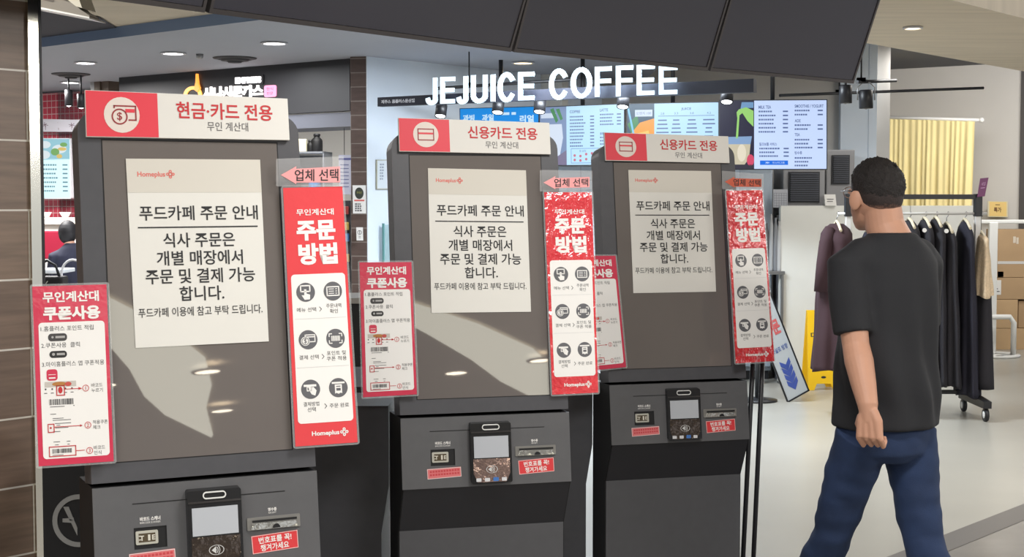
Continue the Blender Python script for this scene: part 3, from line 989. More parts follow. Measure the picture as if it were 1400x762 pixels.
def coupon_poster(s, label):
    W, H = 103.0, 246.0
    t = thing('coupon_poster', label, 'poster', s.base(), 0, 'coupon posters')
    s.put('laminate', M_film, Art().rrect(-3, -3, W + 4, H + 3, 3), t, -0.0006, 0.0006, t)
    s.put('crimson_sheet', M_crimson, Art().rect(0, 0, W, H, 2, 6), t, 0, 0.0005, t)
    s.put('white_panel', M_white, Art().rrect(6.5, 50.5, W - 5, 237, 5), t, 0.0004, root=t)
    s.put('heading_lettering', M_white, Art().text('무인계산대', 52.5, 15.5, w=78, h=15, bold=0.03), t, 0.0008, root=t)
    s.put('title_lettering', M_white, Art().text('쿠폰사용', 53, 38, w=79, h=19, bold=0.045), t, 0.0008, root=t)
    M_soft = mat('soft_black_ink', (70, 70, 72), 0.7)
    for tx, y, w in (('1.홈플러스 포인트 적립', 59, 73), ('2.쿠폰사용  클릭', 82, 53), ('3.마이홈플러스 앱 쿠폰적용', 108, 86)):
        s.put('step_lettering', M_soft, Art().text(tx, 0, y, w=w, h=7, left=9.3), t, 0.0008, root=t)
    for y, l1, l2 in ((143, '바코드', '누르기'), (194, '적용쿠폰', '체크'), (229, '바코드', '인식')):
        s.put('callout_lettering', M_soft, Art().text(l1, 0, y - 3.5, h=5.5, w=5.2 * len(l1), left=76).text(l2, 0, y + 3.5, h=5.5, w=5.2 * len(l2), left=76), t, 0.0008, root=t)
    s.put('barcode', M_soft, bars(Art(), 17, 51, 156, 164, 3).rect(18, 166, 38, 166.8).rect(50, 165.5, 51.5, 166.5), t, 0.0008, root=t)
    s.put('barcode', M_soft, bars(Art(), 19, 46, 224, 230, 5).rect(19, 232, 34, 232.7), t, 0.0008, root=t)
    a = Art()
    for y, x0, x1 in ((176, 18, 26), (182, 21, 36), (184.5, 21, 46), (189, 24, 46), (191.5, 26, 31), (195, 24, 42), (200, 21, 31), (214, 21, 30), (214, 39, 44), (218, 23, 28), (218, 40, 43)):
        a.rect(x0, y, x1, y + 0.8)
    s.put('fine_print', M_soft, a, t, 0.0008, root=t)
    a = Art()
    for x in (13, 22, 40, 49):
        a.disc(x, 142, 1.2).rect(x - 2, 147, x + 2, 148)
    s.put('menu_marks', M_soft, a, t, 0.0008, root=t)
    s.put('button', mat('pill_dark', (64, 62, 62), 0.5), Art().rrect(19, 66, 45, 76.5, 4.5), t, 0.0008, root=t)
    s.put('button', mat('pill_black', (40, 38, 38), 0.5), Art().rrect(20, 90, 44, 99.5, 4.5), t, 0.0008, root=t)
    s.put('button_lettering', mat('pill_print', (170, 168, 166), 0.5), Art().disc(25, 71, 1.6).rect(29, 69.5, 42, 72.5).disc(25.5, 94.5, 2).rect(30, 93, 41, 96), t, 0.0012, root=t)
    s.put('app_badge', M_crimson, Art().rrect(15, 115, 30, 130.5, 4), t, 0.0008, root=t)
    s.put('app_lettering', M_white, Art().rect(17.5, 122, 27.5, 122.7).rect(18, 126, 27, 127.8), t, 0.0012, root=t)
    s.put('photo_strip', mat('strip_grey', (196, 190, 182), 0.5), Art().rect(12, 132, 55, 139.5), t, 0.0008, root=t)
    s.put('photo_food', mat('strip_brown', (178, 120, 60), 0.5), Art().disc(32, 135.5, 10, 3), t, 0.0012, root=t)
    s.put('photo_fruit', mat('strip_red', (196, 80, 70), 0.5), Art().disc(44, 136, 4.5, 3), t, 0.0014, root=t)
    ms = [Art().frame(28, 138, 38.5, 151, 1.3).disc(33, 144, 3, 4.6).line([(38.5, 143), (60, 143)], 0.9).poly([(58, 141), (63, 143), (58, 145)]),
          Art().frame(14.5, 190, 22.5, 201, 1.2).line([(22.5, 194), (60, 194)], 0.9).poly([(58, 192.4), (62, 194), (58, 195.6)]).disc(18, 195, 1.4),
          Art().frame(15, 221, 51, 234, 1.2).line([(51, 228), (63, 228)], 0.9)]
    for m, n, (x, y) in zip(ms, '123', ((68, 143), (69, 194), (70, 229))):
        m.ring(x, y, 4.6, 0.8, 20).text(n, x, y, h=5)
        s.put('callout_mark', M_redink, m, t, 0.0012, root=t)
    return t


coupon_poster(ksheet(0, [(44, 392), (145.5, 389), (155.5, 631), (53, 638)], 103, 246, 0.02), 'red bordered coupon poster on the left edge of the nearest kiosk')
coupon_poster(ksheet(1, [(491.5, 359), (562.5, 358.5), (570, 539.5), (496.5, 543.5)], 103, 246, 0.02), 'red bordered coupon poster on the left edge of the middle kiosk')
coupon_poster(ksheet(2, [(783, 350), (841.5, 350), (856, 502), (799, 508)], 103, 246, 0.014), 'red bordered coupon poster half hidden behind the middle ordering poster')
# black frame edges behind the two tall posters, and the stand of the third
p0 = on(1034, 497, *kplane(2))
st = thing('poster_stand', 'black stand with two thin poles under the crinkled poster', 'stand', (p0.x, p0.y + 0.1, 0), 0)
p, n = kplane(2)
def pole(px, py, px2, py2):
    a = on(px, py, p - n * 0.015, n)
    b = atz(px2, py2, 0.012)
    b = at(px2, py2, a.y + 0.03)
    d = (b - a).normalized()
    q = a + d * ((0.02 - a.z) / d.z)
    return a, q
for x, xb in ((1032.5, 1016), (1045.5, 1030)):
    a_, b_ = pole(x, 430, x - 13 if x < 1040 else x - 12, 690)
    MB().tube([a_ - st.location, b_ - st.location], 0.0085, 10).build('pole', M_black, st)
q = b_ - st.location
MB().box(q.x - 0.2, q.x + 0.13, q.y - 0.15, q.y + 0.17, 0, 0.022, 0.006).build('base', M_black, st)

# ------------------------------------------------------------------ switched-off hanging displays over the kiosks
M_tvscreen = mat('dark_screen_panel', (68, 67, 76), 0.3, spec=0.6, bump=0.02, bscale=3)
M_tvedge = mat('display_edge', (92, 88, 88), 0.3, metal=0.4)
TILT = R(21)
tvp = [Vector((-1.78, 3.12, 2.15)), Vector((-0.885, 4.27, 2.15)), Vector((0.0, 5.37, 2.15)), Vector((0.82, 6.14, 2.15)), Vector((1.58, 6.79, 2.15))]
TVL = ['switched-off dark hanging display, leftmost of the slanted row over the kiosks',
       'switched-off dark hanging display, second from left in the slanted row over the kiosks',
       'switched-off dark hanging display, third from left in the slanted row over the kiosks',
       'switched-off dark hanging display, farthest right end of the slanted row']
for i in range(4):
    a, b = tvp[i], tvp[i + 1]
    d = (b - a)
    L = d.length
    d = d / L
    n = Vector((d.y, -d.x, 0))
    U = n * math.sin(TILT) + Vector((0, 0, 1)) * math.cos(TILT)
    N = U.cross(d).normalized()
    if N.dot(n) < 0:
        N = -N
    Hh = 0.72
    g = 0.008
    t = thing('hanging_display', TVL[i], 'display', (a + b) / 2, 0, 'switched-off displays over the kiosks')
    o = t.location
    def W3(u, v, w):
        return a + d * u + U * v + N * w - o
    def slab(mb, u0, u1, v0, v1, w0, w1):
        vs = [W3(u, v, w) for w in (w0, w1) for v in (v0, v1) for u in (u0, u1)]
        return mb.add(vs, [(0, 2, 3, 1), (4, 5, 7, 6), (0, 1, 5, 4), (2, 6, 7, 3), (0, 4, 6, 2), (1, 3, 7, 5)])
    slab(MB(), g + 0.012, L - g - 0.012, 0.016, Hh - 0.012, -0.03, -0.002).build('screen', M_tvscreen, t)
    fr = MB()
    slab(fr, g, L - g, 0, 0.015, -0.035, 0.002)
    slab(fr, g, L - g, Hh - 0.011, Hh, -0.035, 0.002)
    slab(fr, g, g + 0.011, 0.015, Hh - 0.011, -0.035, 0.002)
    slab(fr, L - g - 0.011, L - g, 0.015, Hh - 0.011, -0.035, 0.002)
    fr.build('bezel', M_tvedge, t)
    slab(MB(), g + 0.05, L - g - 0.05, 0.05, Hh - 0.06, -0.08, -0.036).build('back_shell', M_black, t)
    m = MB()
    p = W3(L / 2, Hh * 0.6, -0.08)
    m.tube([p, p - N * 0.06, Vector((p.x - N.x * 0.12, p.y - N.y * 0.12, 2.88 - o.z))], 0.018, 8)
    m.build('ceiling_mount', M_black, t)

# the cream-backed display whose back shows at the top left
t = thing('rear_facing_display', 'cream-backed display seen from behind, hanging at the top left beside the tiled pillar', 'display', at(92, 18, 5.2), 0)
s = Sheet(at(40, -30, 5.3), at(128, 2, 4.9), at(137.5, 30, 4.85), at(30, 9, 5.3), 100, 40)
o = t.location
s.put('back_shell', mat('cream_plastic', (196, 190, 172), 0.5), Art().poly([(-20, -10), (97, -8), (98, 22), (90, 22), (80, 14), (-20, 14)]), t, 0.05, 0.05, t)
s.put('lower_back', mat('grey_plastic', (128, 122, 112), 0.5), Art().poly([(-20, 14), (80, 14), (90, 26), (99, 33), (99.5, 37), (-20, 37)]), t, 0.035, 0.035, t)
s.put('vent', mat('vent_dark', (86, 80, 74), 0.6), Art().rrect(34, 17, 56, 25, 3), t, 0.037, root=t)
s.put('front_rim', mat('rim_silver', (222, 220, 214), 0.3), Art().rect(-20, 37, 100, 40), t, 0.04, 0.06, t)
s.put('bracket', M_steel, Art().rect(26, -10, 30, 10).rect(31, -10, 35, 10), t, 0.06, 0.012, t)
pm = s.P(20, 0, -0.02)
MB().tube([pm - o, Vector((pm.x, pm.y, 2.88)) - o], 0.02, 8).build('ceiling_mount', M_steel, t)

# ------------------------------------------------------------------ downlights and ceiling diffusers
M_lamp_w = mat('lamp_white', (255, 252, 246), 0.5, emit=9)
M_lamp_y = mat('lamp_warm', (255, 226, 170), 0.5, emit=5)
M_ring = mat('lamp_ring', (196, 196, 200), 0.4)


def downlight(px, py, z, wpx, label, m=M_lamp_w, power=14, col=(1, 0.97, 0.92)):
    c = atz(px, py, z)
    r = wpx / 2 / F * c.y
    t = thing('ceiling_downlight', label, 'downlight', c, 0, 'ceiling downlights')
    MB().lathe([(r * 1.0, 0.0), (r * 1.22, -0.004), (r * 1.22, -0.012), (r, -0.014)], (0, 0, 0), 28, caps=False).build('trim_ring', M_ring, t)
    MB().lathe([(r, -0.008), (0.001, -0.012)], (0, 0, 0), 28).build('diffuser', m, t)
    d = bpy.data.lights.new('downlight_beam', 'SPOT')
    d.energy, d.color, d.spot_size, d.spot_blend, d.shadow_soft_size = power, col, R(130), 0.6, r
    lo = bpy.data.objects.new('downlight_beam', d)
    COL.objects.link(lo)
    lo.parent = t
    lo.location = (0, 0, -0.03)


downlight(117, 85, 2.8, 25, 'round lit downlight in the grey ceiling, nearer of the two over the red shop')
downlight(96, 112, 2.8, 23, 'round lit downlight in the grey ceiling, farther one over the red shop')
downlight(237, 72, 2.8, 28, 'round lit downlight in the grey ceiling above the cash and card sign')
downlight(375, 58, 2.8, 30, 'round lit downlight in the grey ceiling, right of the round black diffuser')
downlight(1248, 36.5, 2.6, 22, 'small warm downlight in the wooden soffit at top right', mat('lamp_soffit', (255, 238, 205), 0.5, emit=6), 22, (1, 0.9, 0.72))
downlight(715, 85, 2.8, 26, 'yellowish lit downlight above the juice sign letters', M_lamp_y, 12, (1, 0.9, 0.7))


def diffuser(px, py, wpx, label):
    c = atz(px, py, 2.8)
    r = wpx / 2 / F * c.y
    t = thing('air_diffuser', label, 'vent', c, 0, 'round black air diffusers')
    mm = mat('diffuser_black', (44, 44, 48), 0.6)
    MB().lathe([(r, -0.001), (r * 0.97, -0.008), (r * 0.75, -0.016), (r * 0.72, -0.008)], (0, 0, 0), 28, caps=False).build('outer_ring', mm, t)
    MB().lathe([(r * 0.68, -0.008), (r * 0.62, -0.026), (r * 0.4, -0.032), (r * 0.38, -0.024)], (0, 0, 0), 28, caps=False).build('middle_ring', mm, t)
    MB().lathe([(r * 0.34, -0.02), (r * 0.3, -0.042), (0.001, -0.045)], (0, 0, 0), 28).build('centre_plate', mm, t)


diffuser(97, 101, 52, 'round black ceiling diffuser over the red shop')
diffuser(321, 79, 60, 'round black ceiling diffuser in front of the cutlet shop sign')
c = atz(273, 74, 2.8)
tag(MB().lathe([(0.03, 0), (0.028, -0.03), (0.012, -0.04), (0.001, -0.04)], (0, 0, 0), 14).build('sprinkler_head', M_steel), 'tiny sprinkler head in the grey ceiling between two downlights', 'sprinkler').location = c

# ------------------------------------------------------------------ juice bar sign
sy = R(-30)
sd = Vector((math.cos(sy), math.sin(sy), 0))
sn = Vector((math.sin(sy), -math.cos(sy), 0))
sp0 = at(770, 125, 10.5)
ssh = plane_sheet([(513, 133), (1028, 107), (1028, 125.5), (513, 145.5)], sp0, sn, 515, 16)
t = thing('juice_shop_sign', 'dark hanging sign bar with glowing white letters of the juice and coffee shop', 'sign', ssh.base())
ssh.put('bar', mat('sign_bar_navy', (40, 42, 54), 0.5), Art().rect(0, 0, 515, 16), t, -0.03, 0.06, t)
lt_ = Art().text('제주스', 0, 8, w=15, h=6.5, bold=0.04, left=6).text('홈플러스둔산점', 0, 8, w=35, h=6.5, bold=0.04, left=23)
ssh.put('small_lettering', mat('sign_small_white', (214, 216, 222), 0.6), lt_, t, -0.029, root=t)
ssh.put('small_lettering', mat('sign_small_white', (214, 216, 222), 0.6), Art().text('휴게음식점', 0, 8, w=38, h=8, bold=0.04, left=467), t, -0.029, root=t)
M_letter = mat('letter_glow', (222, 244, 255), 0.5, emit=1.3)
LB = [('J', 581.5, 598.6, 106.7, 143.8), ('E', 601, 622.4, 105.5, 142), ('J', 623.6, 640.3, 104.5, 142.5), ('U', 643, 666.8, 103, 141.5), ('I', 670, 677.4, 102, 139), ('C', 679.4, 705.5, 100, 140), ('E', 707.4, 730.9, 98.8, 137.4),
      ('C', 749.8, 777.7, 95, 136.8), ('O', 779.4, 809.7, 93, 134.8), ('F', 812.4, 836.6, 91.5, 132.5), ('F', 841.2, 866, 90, 132), ('E', 869.7, 895.4, 89, 130.5), ('E', 899.9, 926.8, 90.5, 129.5)]
for ch, x0, x1, y0, y1 in LB:
    x0, x1 = x0 + 0.7, x1 - 0.9
    q = plane_sheet([(x0, y0), (x1, y0 - (x1 - x0) * 0.035), (x1, y1 - (x1 - x0) * 0.035), (x0, y1)], sp0 + sn * 0.03, sn, 100, 100)
    a_ = Art()
    wpx, hpx = (x1 - x0), (y1 - y0)
    sw = 6.0                                              # stroke in pixels of the sign drawing
    def SX(v):
        return v / wpx * 100
    def SY(v):
        return v / hpx * 100
    def stroke(pts):
        k = Art().line(pts, sw)
        a_.add([(SX(x), SY(y)) for x, y in k.v], k.f)
        for x, y in pts:
            k = Art().disc(x, y, sw / 2, n=14)
            a_.add([(SX(u), SY(v)) for u, v in k.v], k.f)
    m_ = sw / 2
    if ch == 'I':
        stroke([(wpx / 2, m_), (wpx / 2, hpx - m_)])
    elif ch == 'J':
        r_ = (wpx - sw) / 2
        stroke([(wpx - m_, m_), (wpx - m_, hpx - m_ - r_)] + [(m_ + r_ + r_ * math.cos(R(an)), hpx - m_ - r_ + r_ * math.sin(R(an))) for an in range(0, 171, 17)])
    elif ch == 'U':
        r_ = (wpx - sw) / 2
        stroke([(wpx - m_, m_), (wpx - m_, hpx - m_ - r_)] + [(m_ + r_ + r_ * math.cos(R(an)), hpx - m_ - r_ + r_ * math.sin(R(an))) for an in range(0, 181, 18)] + [(m_, m_)])
    elif ch == 'O':
        stroke([(wpx / 2 + (wpx / 2 - m_) * math.cos(R(an)), hpx / 2 + (hpx / 2 - m_) * math.sin(R(an))) for an in range(0, 361, 15)])
    elif ch == 'C':
        stroke([(wpx / 2 + (wpx / 2 - m_) * math.cos(R(an)), hpx / 2 + (hpx / 2 - m_) * math.sin(R(an))) for an in range(42, 319, 12)])
    elif ch == 'E':
        stroke([(wpx - m_, m_), (m_, m_), (m_, hpx - m_), (wpx - m_, hpx - m_)])
        stroke([(m_, hpx / 2), (wpx - m_ - 1, hpx / 2)])
    else:
        stroke([(wpx - m_, m_), (m_, m_), (m_, hpx - m_)])
        stroke([(m_, hpx * 0.48), (wpx - m_ - 1, hpx * 0.48)])
    q.put('letter', M_letter, a_, t, 0.0, 0.0, t)
    q.put('letter_side', mat('letter_side', (170, 190, 205), 0.5), a_, t, -0.002, 0.008, t)
for px, y0, y1 in ((598, 45, 120), (745, 60, 112), (1020, 90, 112)):
    a_ = on(px, y1, sp0 - sn * 0.03, sn)
    MB().box(a_.x - 0.022, a_.x + 0.022, a_.y - 0.02, a_.y + 0.02, a_.z, 2.8 if px < 900 else 3.2).build('hanger', M_black, t, origin=None)
    ob = t.children[-1]
    for v in ob.data.vertices:
        v.co -= t.location

# ------------------------------------------------------------------ track lights
def spot_lamp(px, py, Y, label, group='track spot lamps', lit=True, r=0.036, h=0.1, lean=(0.15, -0.25), zrail=None, yoke=False):
    c = at(px, py, Y)
    t = thing('spot_lamp', label, 'lamp', c, 0, group)
    ax = Vector((lean[0], lean[1], -1)).normalized()
    rot = ax.to_track_quat('-Z', 'Y').to_matrix()
    mb = MB()
    mb.lathe([(r * 0.85, h * 0.55), (r, h * 0.5), (r, -h * 0.45), (r * 0.9, -h * 0.45), (r * 0.88, -h * 0.3)], (0, 0, 0), 18)
    mb.v = [rot @ v for v in mb.v]
    mb.build('housing', M_black, t)
    lens = MB().lathe([(r * 0.86, -h * 0.36), (r * 0.8, -h * 0.42), (0.001, -h * 0.5)], (0, 0, 0), 18)
    lens.v = [rot @ v for v in lens.v]
    lens.build('lens', mat('spot_lens', (246, 250, 255), 0.4, emit=6) if lit else mat('spot_lens_off', (120, 120, 120), 0.2), t)
    top = rot @ Vector((0, 0, h * 0.5))
    if yoke:
        yk = MB()
        k = r + 0.012
        yk.tube([(-k, 0, 0), (-k, 0, h * 0.7), (-k * 0.4, 0, h * 0.95), (k * 0.4, 0, h * 0.95), (k, 0, h * 0.7), (k, 0, 0)], 0.005, 6)
        yk.build('yoke', M_steel, t)
        top = Vector((0, 0, h * 0.95))
    zr = (zrail or (c.z + h * 0.5 + 0.06)) - c.z
    MB().tube([top, (0, 0, max(zr, top.z + 0.02))], 0.009, 8).build('stem', M_black, t)
    return t


def rail(pa, pb, label, Ya, Yb, hang, ztop=2.8):
    a_, b_ = at(*pa, Ya), at(*pb, Yb)
    t = thing('lighting_track', label, 'track', (a_ + b_) / 2, 0, 'black lighting tracks')
    o = t.location
    MB().tube([a_ - o, b_ - o], 0.014, 6).build('rail', M_black, t)
    for f in hang:
        p = a_.lerp(b_, f)
        MB().box(-0.03, 0.03, -0.015, 0.015, 0, 0.03).tube([(0, 0, 0), (0, 0, ztop - p.z)], 0.006, 6).build('drop_rod', M_black, t)
        ob = t.children[-1]
        ob.location = p - o


rail((551, 124), (735, 112), 'black lighting track left half, behind the first word of the juice sign', 11.9, 11.5, (0.12, 0.75))
rail((1000, 133), (1286, 122.5), 'black lighting track on the right, running past the white pillar', 12.4, 13.2, (0.1, 0.72), 3.2)
for px, py, w in ((603, 150, 'under the first letter of the juice sign'), (681, 145, 'under the fifth and sixth letters of the juice sign'), (738, 144, 'between the two words of the juice sign'), (852, 137, 'under the letter F of the second word'), (994, 130, 'under the right end of the juice sign')):
    spot_lamp(px, py + 2, 11.45 - (px - 600) * 0.0029, 'lit black spot lamp hanging ' + w, r=0.045, h=0.1, lean=(-0.1, -0.35))
spot_lamp(1156, 130, 10.585, 'unlit black spot lamp beside the right end of the slanted displays', lit=False, r=0.046, h=0.13, lean=(0.0, 0), zrail=2.478)
spot_lamp(1184, 137, 10.74, 'unlit black spot lamp in a wire yoke, right of the slanted displays', lit=False, r=0.05, h=0.135, lean=(0.02, 0), yoke=True, zrail=2.46)
rail((1150, 113), (1204, 111), 'short grey lighting track carrying the two unlit spot lamps', 10.55, 10.85, (0.2, 0.9), 3.2)
spot_lamp(94, 135, 13.6, 'lit black spot lamp left of two in front of the red tiles', lit=True, r=0.036, h=0.15, lean=(0, 0), zrail=2.75)
spot_lamp(111, 139, 13.3, 'lit black spot lamp right of two in front of the red tiles', lit=True, r=0.036, h=0.13, lean=(0, 0), zrail=2.75)

# ------------------------------------------------------------------ menu screens of the juice bar
E_ = 0.72
M_menu = mat('menu_pale_blue', (196, 214, 250), 0.3, emit=E_)
M_menu2 = mat('menu_ice_blue', (178, 216, 244), 0.3, emit=E_)
M_mink = mat('menu_ink', (92, 112, 160), 0.4, emit=0.6)
M_navy = mat('menu_navy', (40, 38, 62), 0.3, emit=0.6)


def mmat(n, c, e=0.68):
    return mat(n, c, 0.3, emit=e)


def menu_screen(px4, Y4, label, ztop):
    W, H = 145.0, 94.0
    s = quad_sheet(px4, Y4, W, H)
    t = thing('menu_screen', label, 'screen', s.base(), 0, 'lit menu screens of the juice bar')
    s.put('casing', M_black, Art().rect(-1.2, -1.2, W + 1.2, H + 1.4), t, -0.001, 0.05, t)
    p = s.P(W / 2, 10, -0.055)
    m = MB().tube([p - t.location, Vector((p.x, p.y + 0.02, ztop)) - t.location], 0.018, 8)
    m.build('ceiling_mount', M_black, t)
    return s, t


def menu_lines(a, x0, x1, y0, n, dy, seed, price=True):
    rr = random.Random(seed)
    for i in range(n):
        y = y0 + i * dy
        x = x0
        e = x0 + (x1 - x0) * rr.uniform(0.45, 0.62)
        while x < e:
            w = rr.uniform(1.6, 3.0)
            a.rect(x, y - 1.1, x + w, y + 1.1)
            x += w + 0.7
        if price:
            a.rect(x1 - 7, y - 1, x1, y + 1)
    return a


# 1: blue promotion
s, t = menu_screen([(629, 149), (736, 146), (736, 214), (630, 216)], (12.4, 12.2, 12.2, 12.4), 'bright blue menu screen, leftmost of the row under the juice sign', 2.8)
s.put('picture', mmat('promo_blue', (24, 140, 226)), Art().rect(0, 0, 145, 94), t, 0.0, root=t)
s.put('lettering', mmat('promo_white', (200, 230, 250)), Art().text('과빙', 16, 18, w=22, h=13, bold=0.04).text('과일', 52, 18, w=22, h=13, bold=0.04).rect(78, 9, 92, 14).rect(96, 9, 104, 14).text('리얼', 124, 22, w=26, h=14, bold=0.04), t, 0.002, root=t)
# 2: white drink and coffee list
s, t = menu_screen([(738, 147), (853, 142.5), (853, 225), (739, 226)], (12.2, 12.05, 12.05, 12.2), 'pale blue menu screen with a white drink in a glass, second from left', 2.8)
s.put('picture', mmat('drink_grey_blue', (120, 140, 176)), Art().rect(0, 0, 46, 94), t, 0.0, root=t)
s.put('glass_picture', mmat('milk_white', (206, 216, 232)), Art().poly([(6, 28), (38, 28), (40, 50), (34, 80), (10, 80), (4, 50)]), t, 0.002, root=t)
s.put('leaf_picture', mmat('leaf_green', (60, 130, 74)), Art().poly([(18, 4), (24, 2), (32, 22), (28, 26)]).poly([(28, 4), (34, 3), (40, 20), (36, 22)]), t, 0.003, root=t)
s.put('ice_picture', mmat('pebble_violet', (120, 112, 140)), Art().poly([(0, 84), (12, 78), (30, 80), (46, 70), (46, 94), (0, 94)]), t, 0.003, root=t)
s.put('caption_tag', mmat('tag_white', (200, 212, 230)), Art().rect(2, 10, 28, 18), t, 0.003, root=t)
s.put('list_field', M_menu2, Art().rect(46, 0, 145, 94), t, 0.0, root=t)
a = Art().text('COFFEE', 0, 9, w=18, h=4.5, bold=0.02, left=52).text('LATTE', 0, 8, w=14, h=4.5, bold=0.02, left=104)
menu_lines(a, 52, 94, 17, 10, 5.2, 4)
menu_lines(a, 104, 140, 15, 4, 5.2, 6)
a.text('블렌디드', 0, 45, w=13, h=4.2, bold=0.02, left=104)
menu_lines(a, 104, 140, 51, 3, 5.2, 8, False)
a.text('잼·설탕', 74, 72, w=12, h=3.5)
s.put('list_lettering', M_mink, a, t, 0.002, root=t)
s.put('option_frame', mmat('option_line', (110, 140, 190)), Art().frame(54, 68, 128, 91, 0.8), t, 0.002, root=t)
b = Art()
for x, y in ((60, 79), (70, 80), (80, 77), (90, 76), (60, 86), (70, 87), (80, 85)):
    b.disc(x, y, 2.2, n=10)
s.put('option_symbols', mmat('option_fruit', (196, 110, 130)), b, t, 0.002, root=t)
# 3: orange juice
s, t = menu_screen([(858, 142.5), (982, 140), (982, 228), (858, 228)], (12.0, 11.9, 11.9, 12.0), 'pale blue menu screen with an orange juice picture, third from left', 3.2)
s.put('picture', mmat('juice_dark', (46, 74, 96)), Art().rect(0, 0, 43, 94), t, 0.0, root=t)
s.put('leaf_picture', mmat('leaf_green', (60, 130, 74)), Art().poly([(0, 30), (16, 16), (18, 30), (6, 44)]), t, 0.002, root=t)
s.put('glass_picture', mmat('orange_juice', (240, 150, 40)), Art().poly([(6, 44), (20, 28), (43, 22), (43, 94), (10, 94)]), t, 0.003, root=t)
s.put('ice_picture', mmat('orange_light', (250, 190, 90)), Art().poly([(16, 44), (34, 40), (38, 60), (22, 70)]), t, 0.004, root=t)
s.put('straw_picture', mmat('straw_blue', (120, 190, 230)), Art().line([(1, 6), (10, 46)], 3), t, 0.004, root=t)
s.put('caption_tag', mmat('tag_white', (200, 212, 230)), Art().rect(12, 9, 40, 19), t, 0.005, root=t)
s.put('caption_lettering', M_mink, Art().text('오렌지 100', 26, 14, w=24, h=4.5), t, 0.006, root=t)
s.put('list_field', M_menu2, Art().rect(43, 0, 145, 94), t, 0.0, root=t)
a = Art().text('JUICE', 94, 9, w=16, h=4.5, bold=0.02).rect(49, 18.4, 139, 19.2)
for x, p in ((56, '2.8'), (78, '3.3'), (103, '3.8'), (130, '4.3')):
    a.text(p, x, 15, w=6, h=3.2)
    for k in range(5):
        ww = 5 + (k * 7 + int(x)) % 6
        a.rect(x - ww, 24 + k * 6, x + ww, 26 + k * 6)
s.put('list_lettering', M_mink, a, t, 0.002, root=t)
# 4: milk tea
s, t = menu_screen([(984, 138), (1130, 137), (1130, 231), (984, 231)], (11.85, 11.75, 11.75, 11.85), 'large pale blue menu screen with green milk tea pouring, rightmost of the row', 3.2)
s.put('picture', M_navy, Art().rect(0, 0, 47, 94), t, 0.0, root=t)
s.put('jug_picture', mmat('jug_blue', (110, 150, 190)), Art().poly([(30, 2), (46, 2), (46, 10), (38, 10), (32, 18), (28, 14)]), t, 0.002, root=t)
s.put('pour_picture', mmat('matcha_green', (150, 206, 110)), Art().poly([(26, 12), (36, 9), (46, 14), (46, 36), (38, 28), (31, 17), (27, 20), (25, 52), (22, 52), (24, 24), (23, 16)]), t, 0.003, root=t)
s.put('glass_picture', mmat('milk_tea', (196, 186, 160)), Art().poly([(10, 60), (42, 60), (40, 80), (34, 88), (20, 88), (12, 76)]), t, 0.003, root=t)
s.put('rim_picture', mmat('glass_blue', (128, 158, 196)), Art().poly([(8, 50), (44, 49), (42, 60), (10, 60)]), t, 0.003, root=t)
s.put('cup_picture', mmat('milk_cream', (222, 212, 190)), Art().disc(30, 72, 6, 12), t, 0.004, root=t)
s.put('fruit_picture', mmat('berry_pink', (206, 70, 100)), Art().disc(42, 82, 5, 8), t, 0.004, root=t)
s.put('table_picture', mmat('table_dark', (60, 56, 70), 0.5), Art().rect(10, 88, 47, 94), t, 0.004, root=t)
s.put('list_field', M_menu, Art().rect(47, 0, 145, 94), t, 0.0, root=t)
a = Art().text('MILK TEA', 0, 9, w=17, h=4.4, bold=0.02, left=53).text('SMOOTHIE / YOGURT', 0, 8, w=39, h=4.4, bold=0.02, left=102)
menu_lines(a, 53, 93, 15, 6, 5.6, 14)
a.text('밀크보틀 서비스', 0, 60, w=24, h=4.6, bold=0.02, left=54)
menu_lines(a, 54, 94, 66, 3, 5.2, 15)
menu_lines(a, 102, 140, 14, 2, 5.6, 16)
a.text('ADE', 0, 28, w=8, h=4.2, bold=0.02, left=102)
menu_lines(a, 102, 140, 34, 2, 5.4, 17)
a.text('TEA', 0, 47, w=7, h=4.2, bold=0.02, left=102)
menu_lines(a, 102, 140, 54, 3, 5.4, 18)
a.text('빙수류', 0, 72, w=10, h=4.6, bold=0.02, left=102)
menu_lines(a, 102, 140, 79, 3, 5.2, 19, False)
s.put('list_lettering', M_mink, a, t, 0.002, root=t)
s.put('banner', mmat('banner_blue', (30, 110, 220)), Art().rect(55, 82.5, 93, 88.5), t, 0.002, root=t)
s.put('banner_lettering', mmat('banner_white', (214, 230, 250)), Art().text('jeju', 65, 85.5, h=3.2, bold=0.02).text('인스타그램', 80, 85.5, w=16, h=2.8), t, 0.003, root=t)

# ------------------------------------------------------------------ cutlet shop sign on the fascia
fn = Vector((math.sin(YF), -math.cos(YF), 0))
fp = zz(fA, 0)
def fsheet(x0, y0, x1, y1, W, H, off):
    k = (y1 - y0)
    return plane_sheet([(x0, y0), (x1, y0 - (x1 - x0) * 0.05), (x1, y1 - (x1 - x0) * 0.05), (x0, y1)], fp + fn * off, fn, W, H)
t = thing('cutlet_shop_sign', 'glowing white and orange shop sign on the black fascia above the cash and card sign', 'sign', fsheet(250, 108, 378, 136, 128, 28, 0.0).base())
q = fsheet(277, 119, 360, 136, 83, 17, 0.01)
q.put('lettering', mat('cutlet_white', (255, 248, 244), 0.4, emit=2.2), Art().text('시나시돈까스', 41, 8.5, w=82, h=16.5, bold=0.05), t, 0.0, 0.03, t)
q = fsheet(322, 105, 358, 116, 36, 11, 0.01)
q.put('small_box', M_gap, Art().rrect(-2, -1.5, 38, 12.5, 2), t, 0.0, 0.01, t)
q.put('small_lettering', mat('cutlet_white2', (250, 244, 246), 0.4, emit=1.6), Art().text('EXPRESS', 18, 5.5, w=35, h=9, bold=0.06), t, 0.012, 0.012, t)
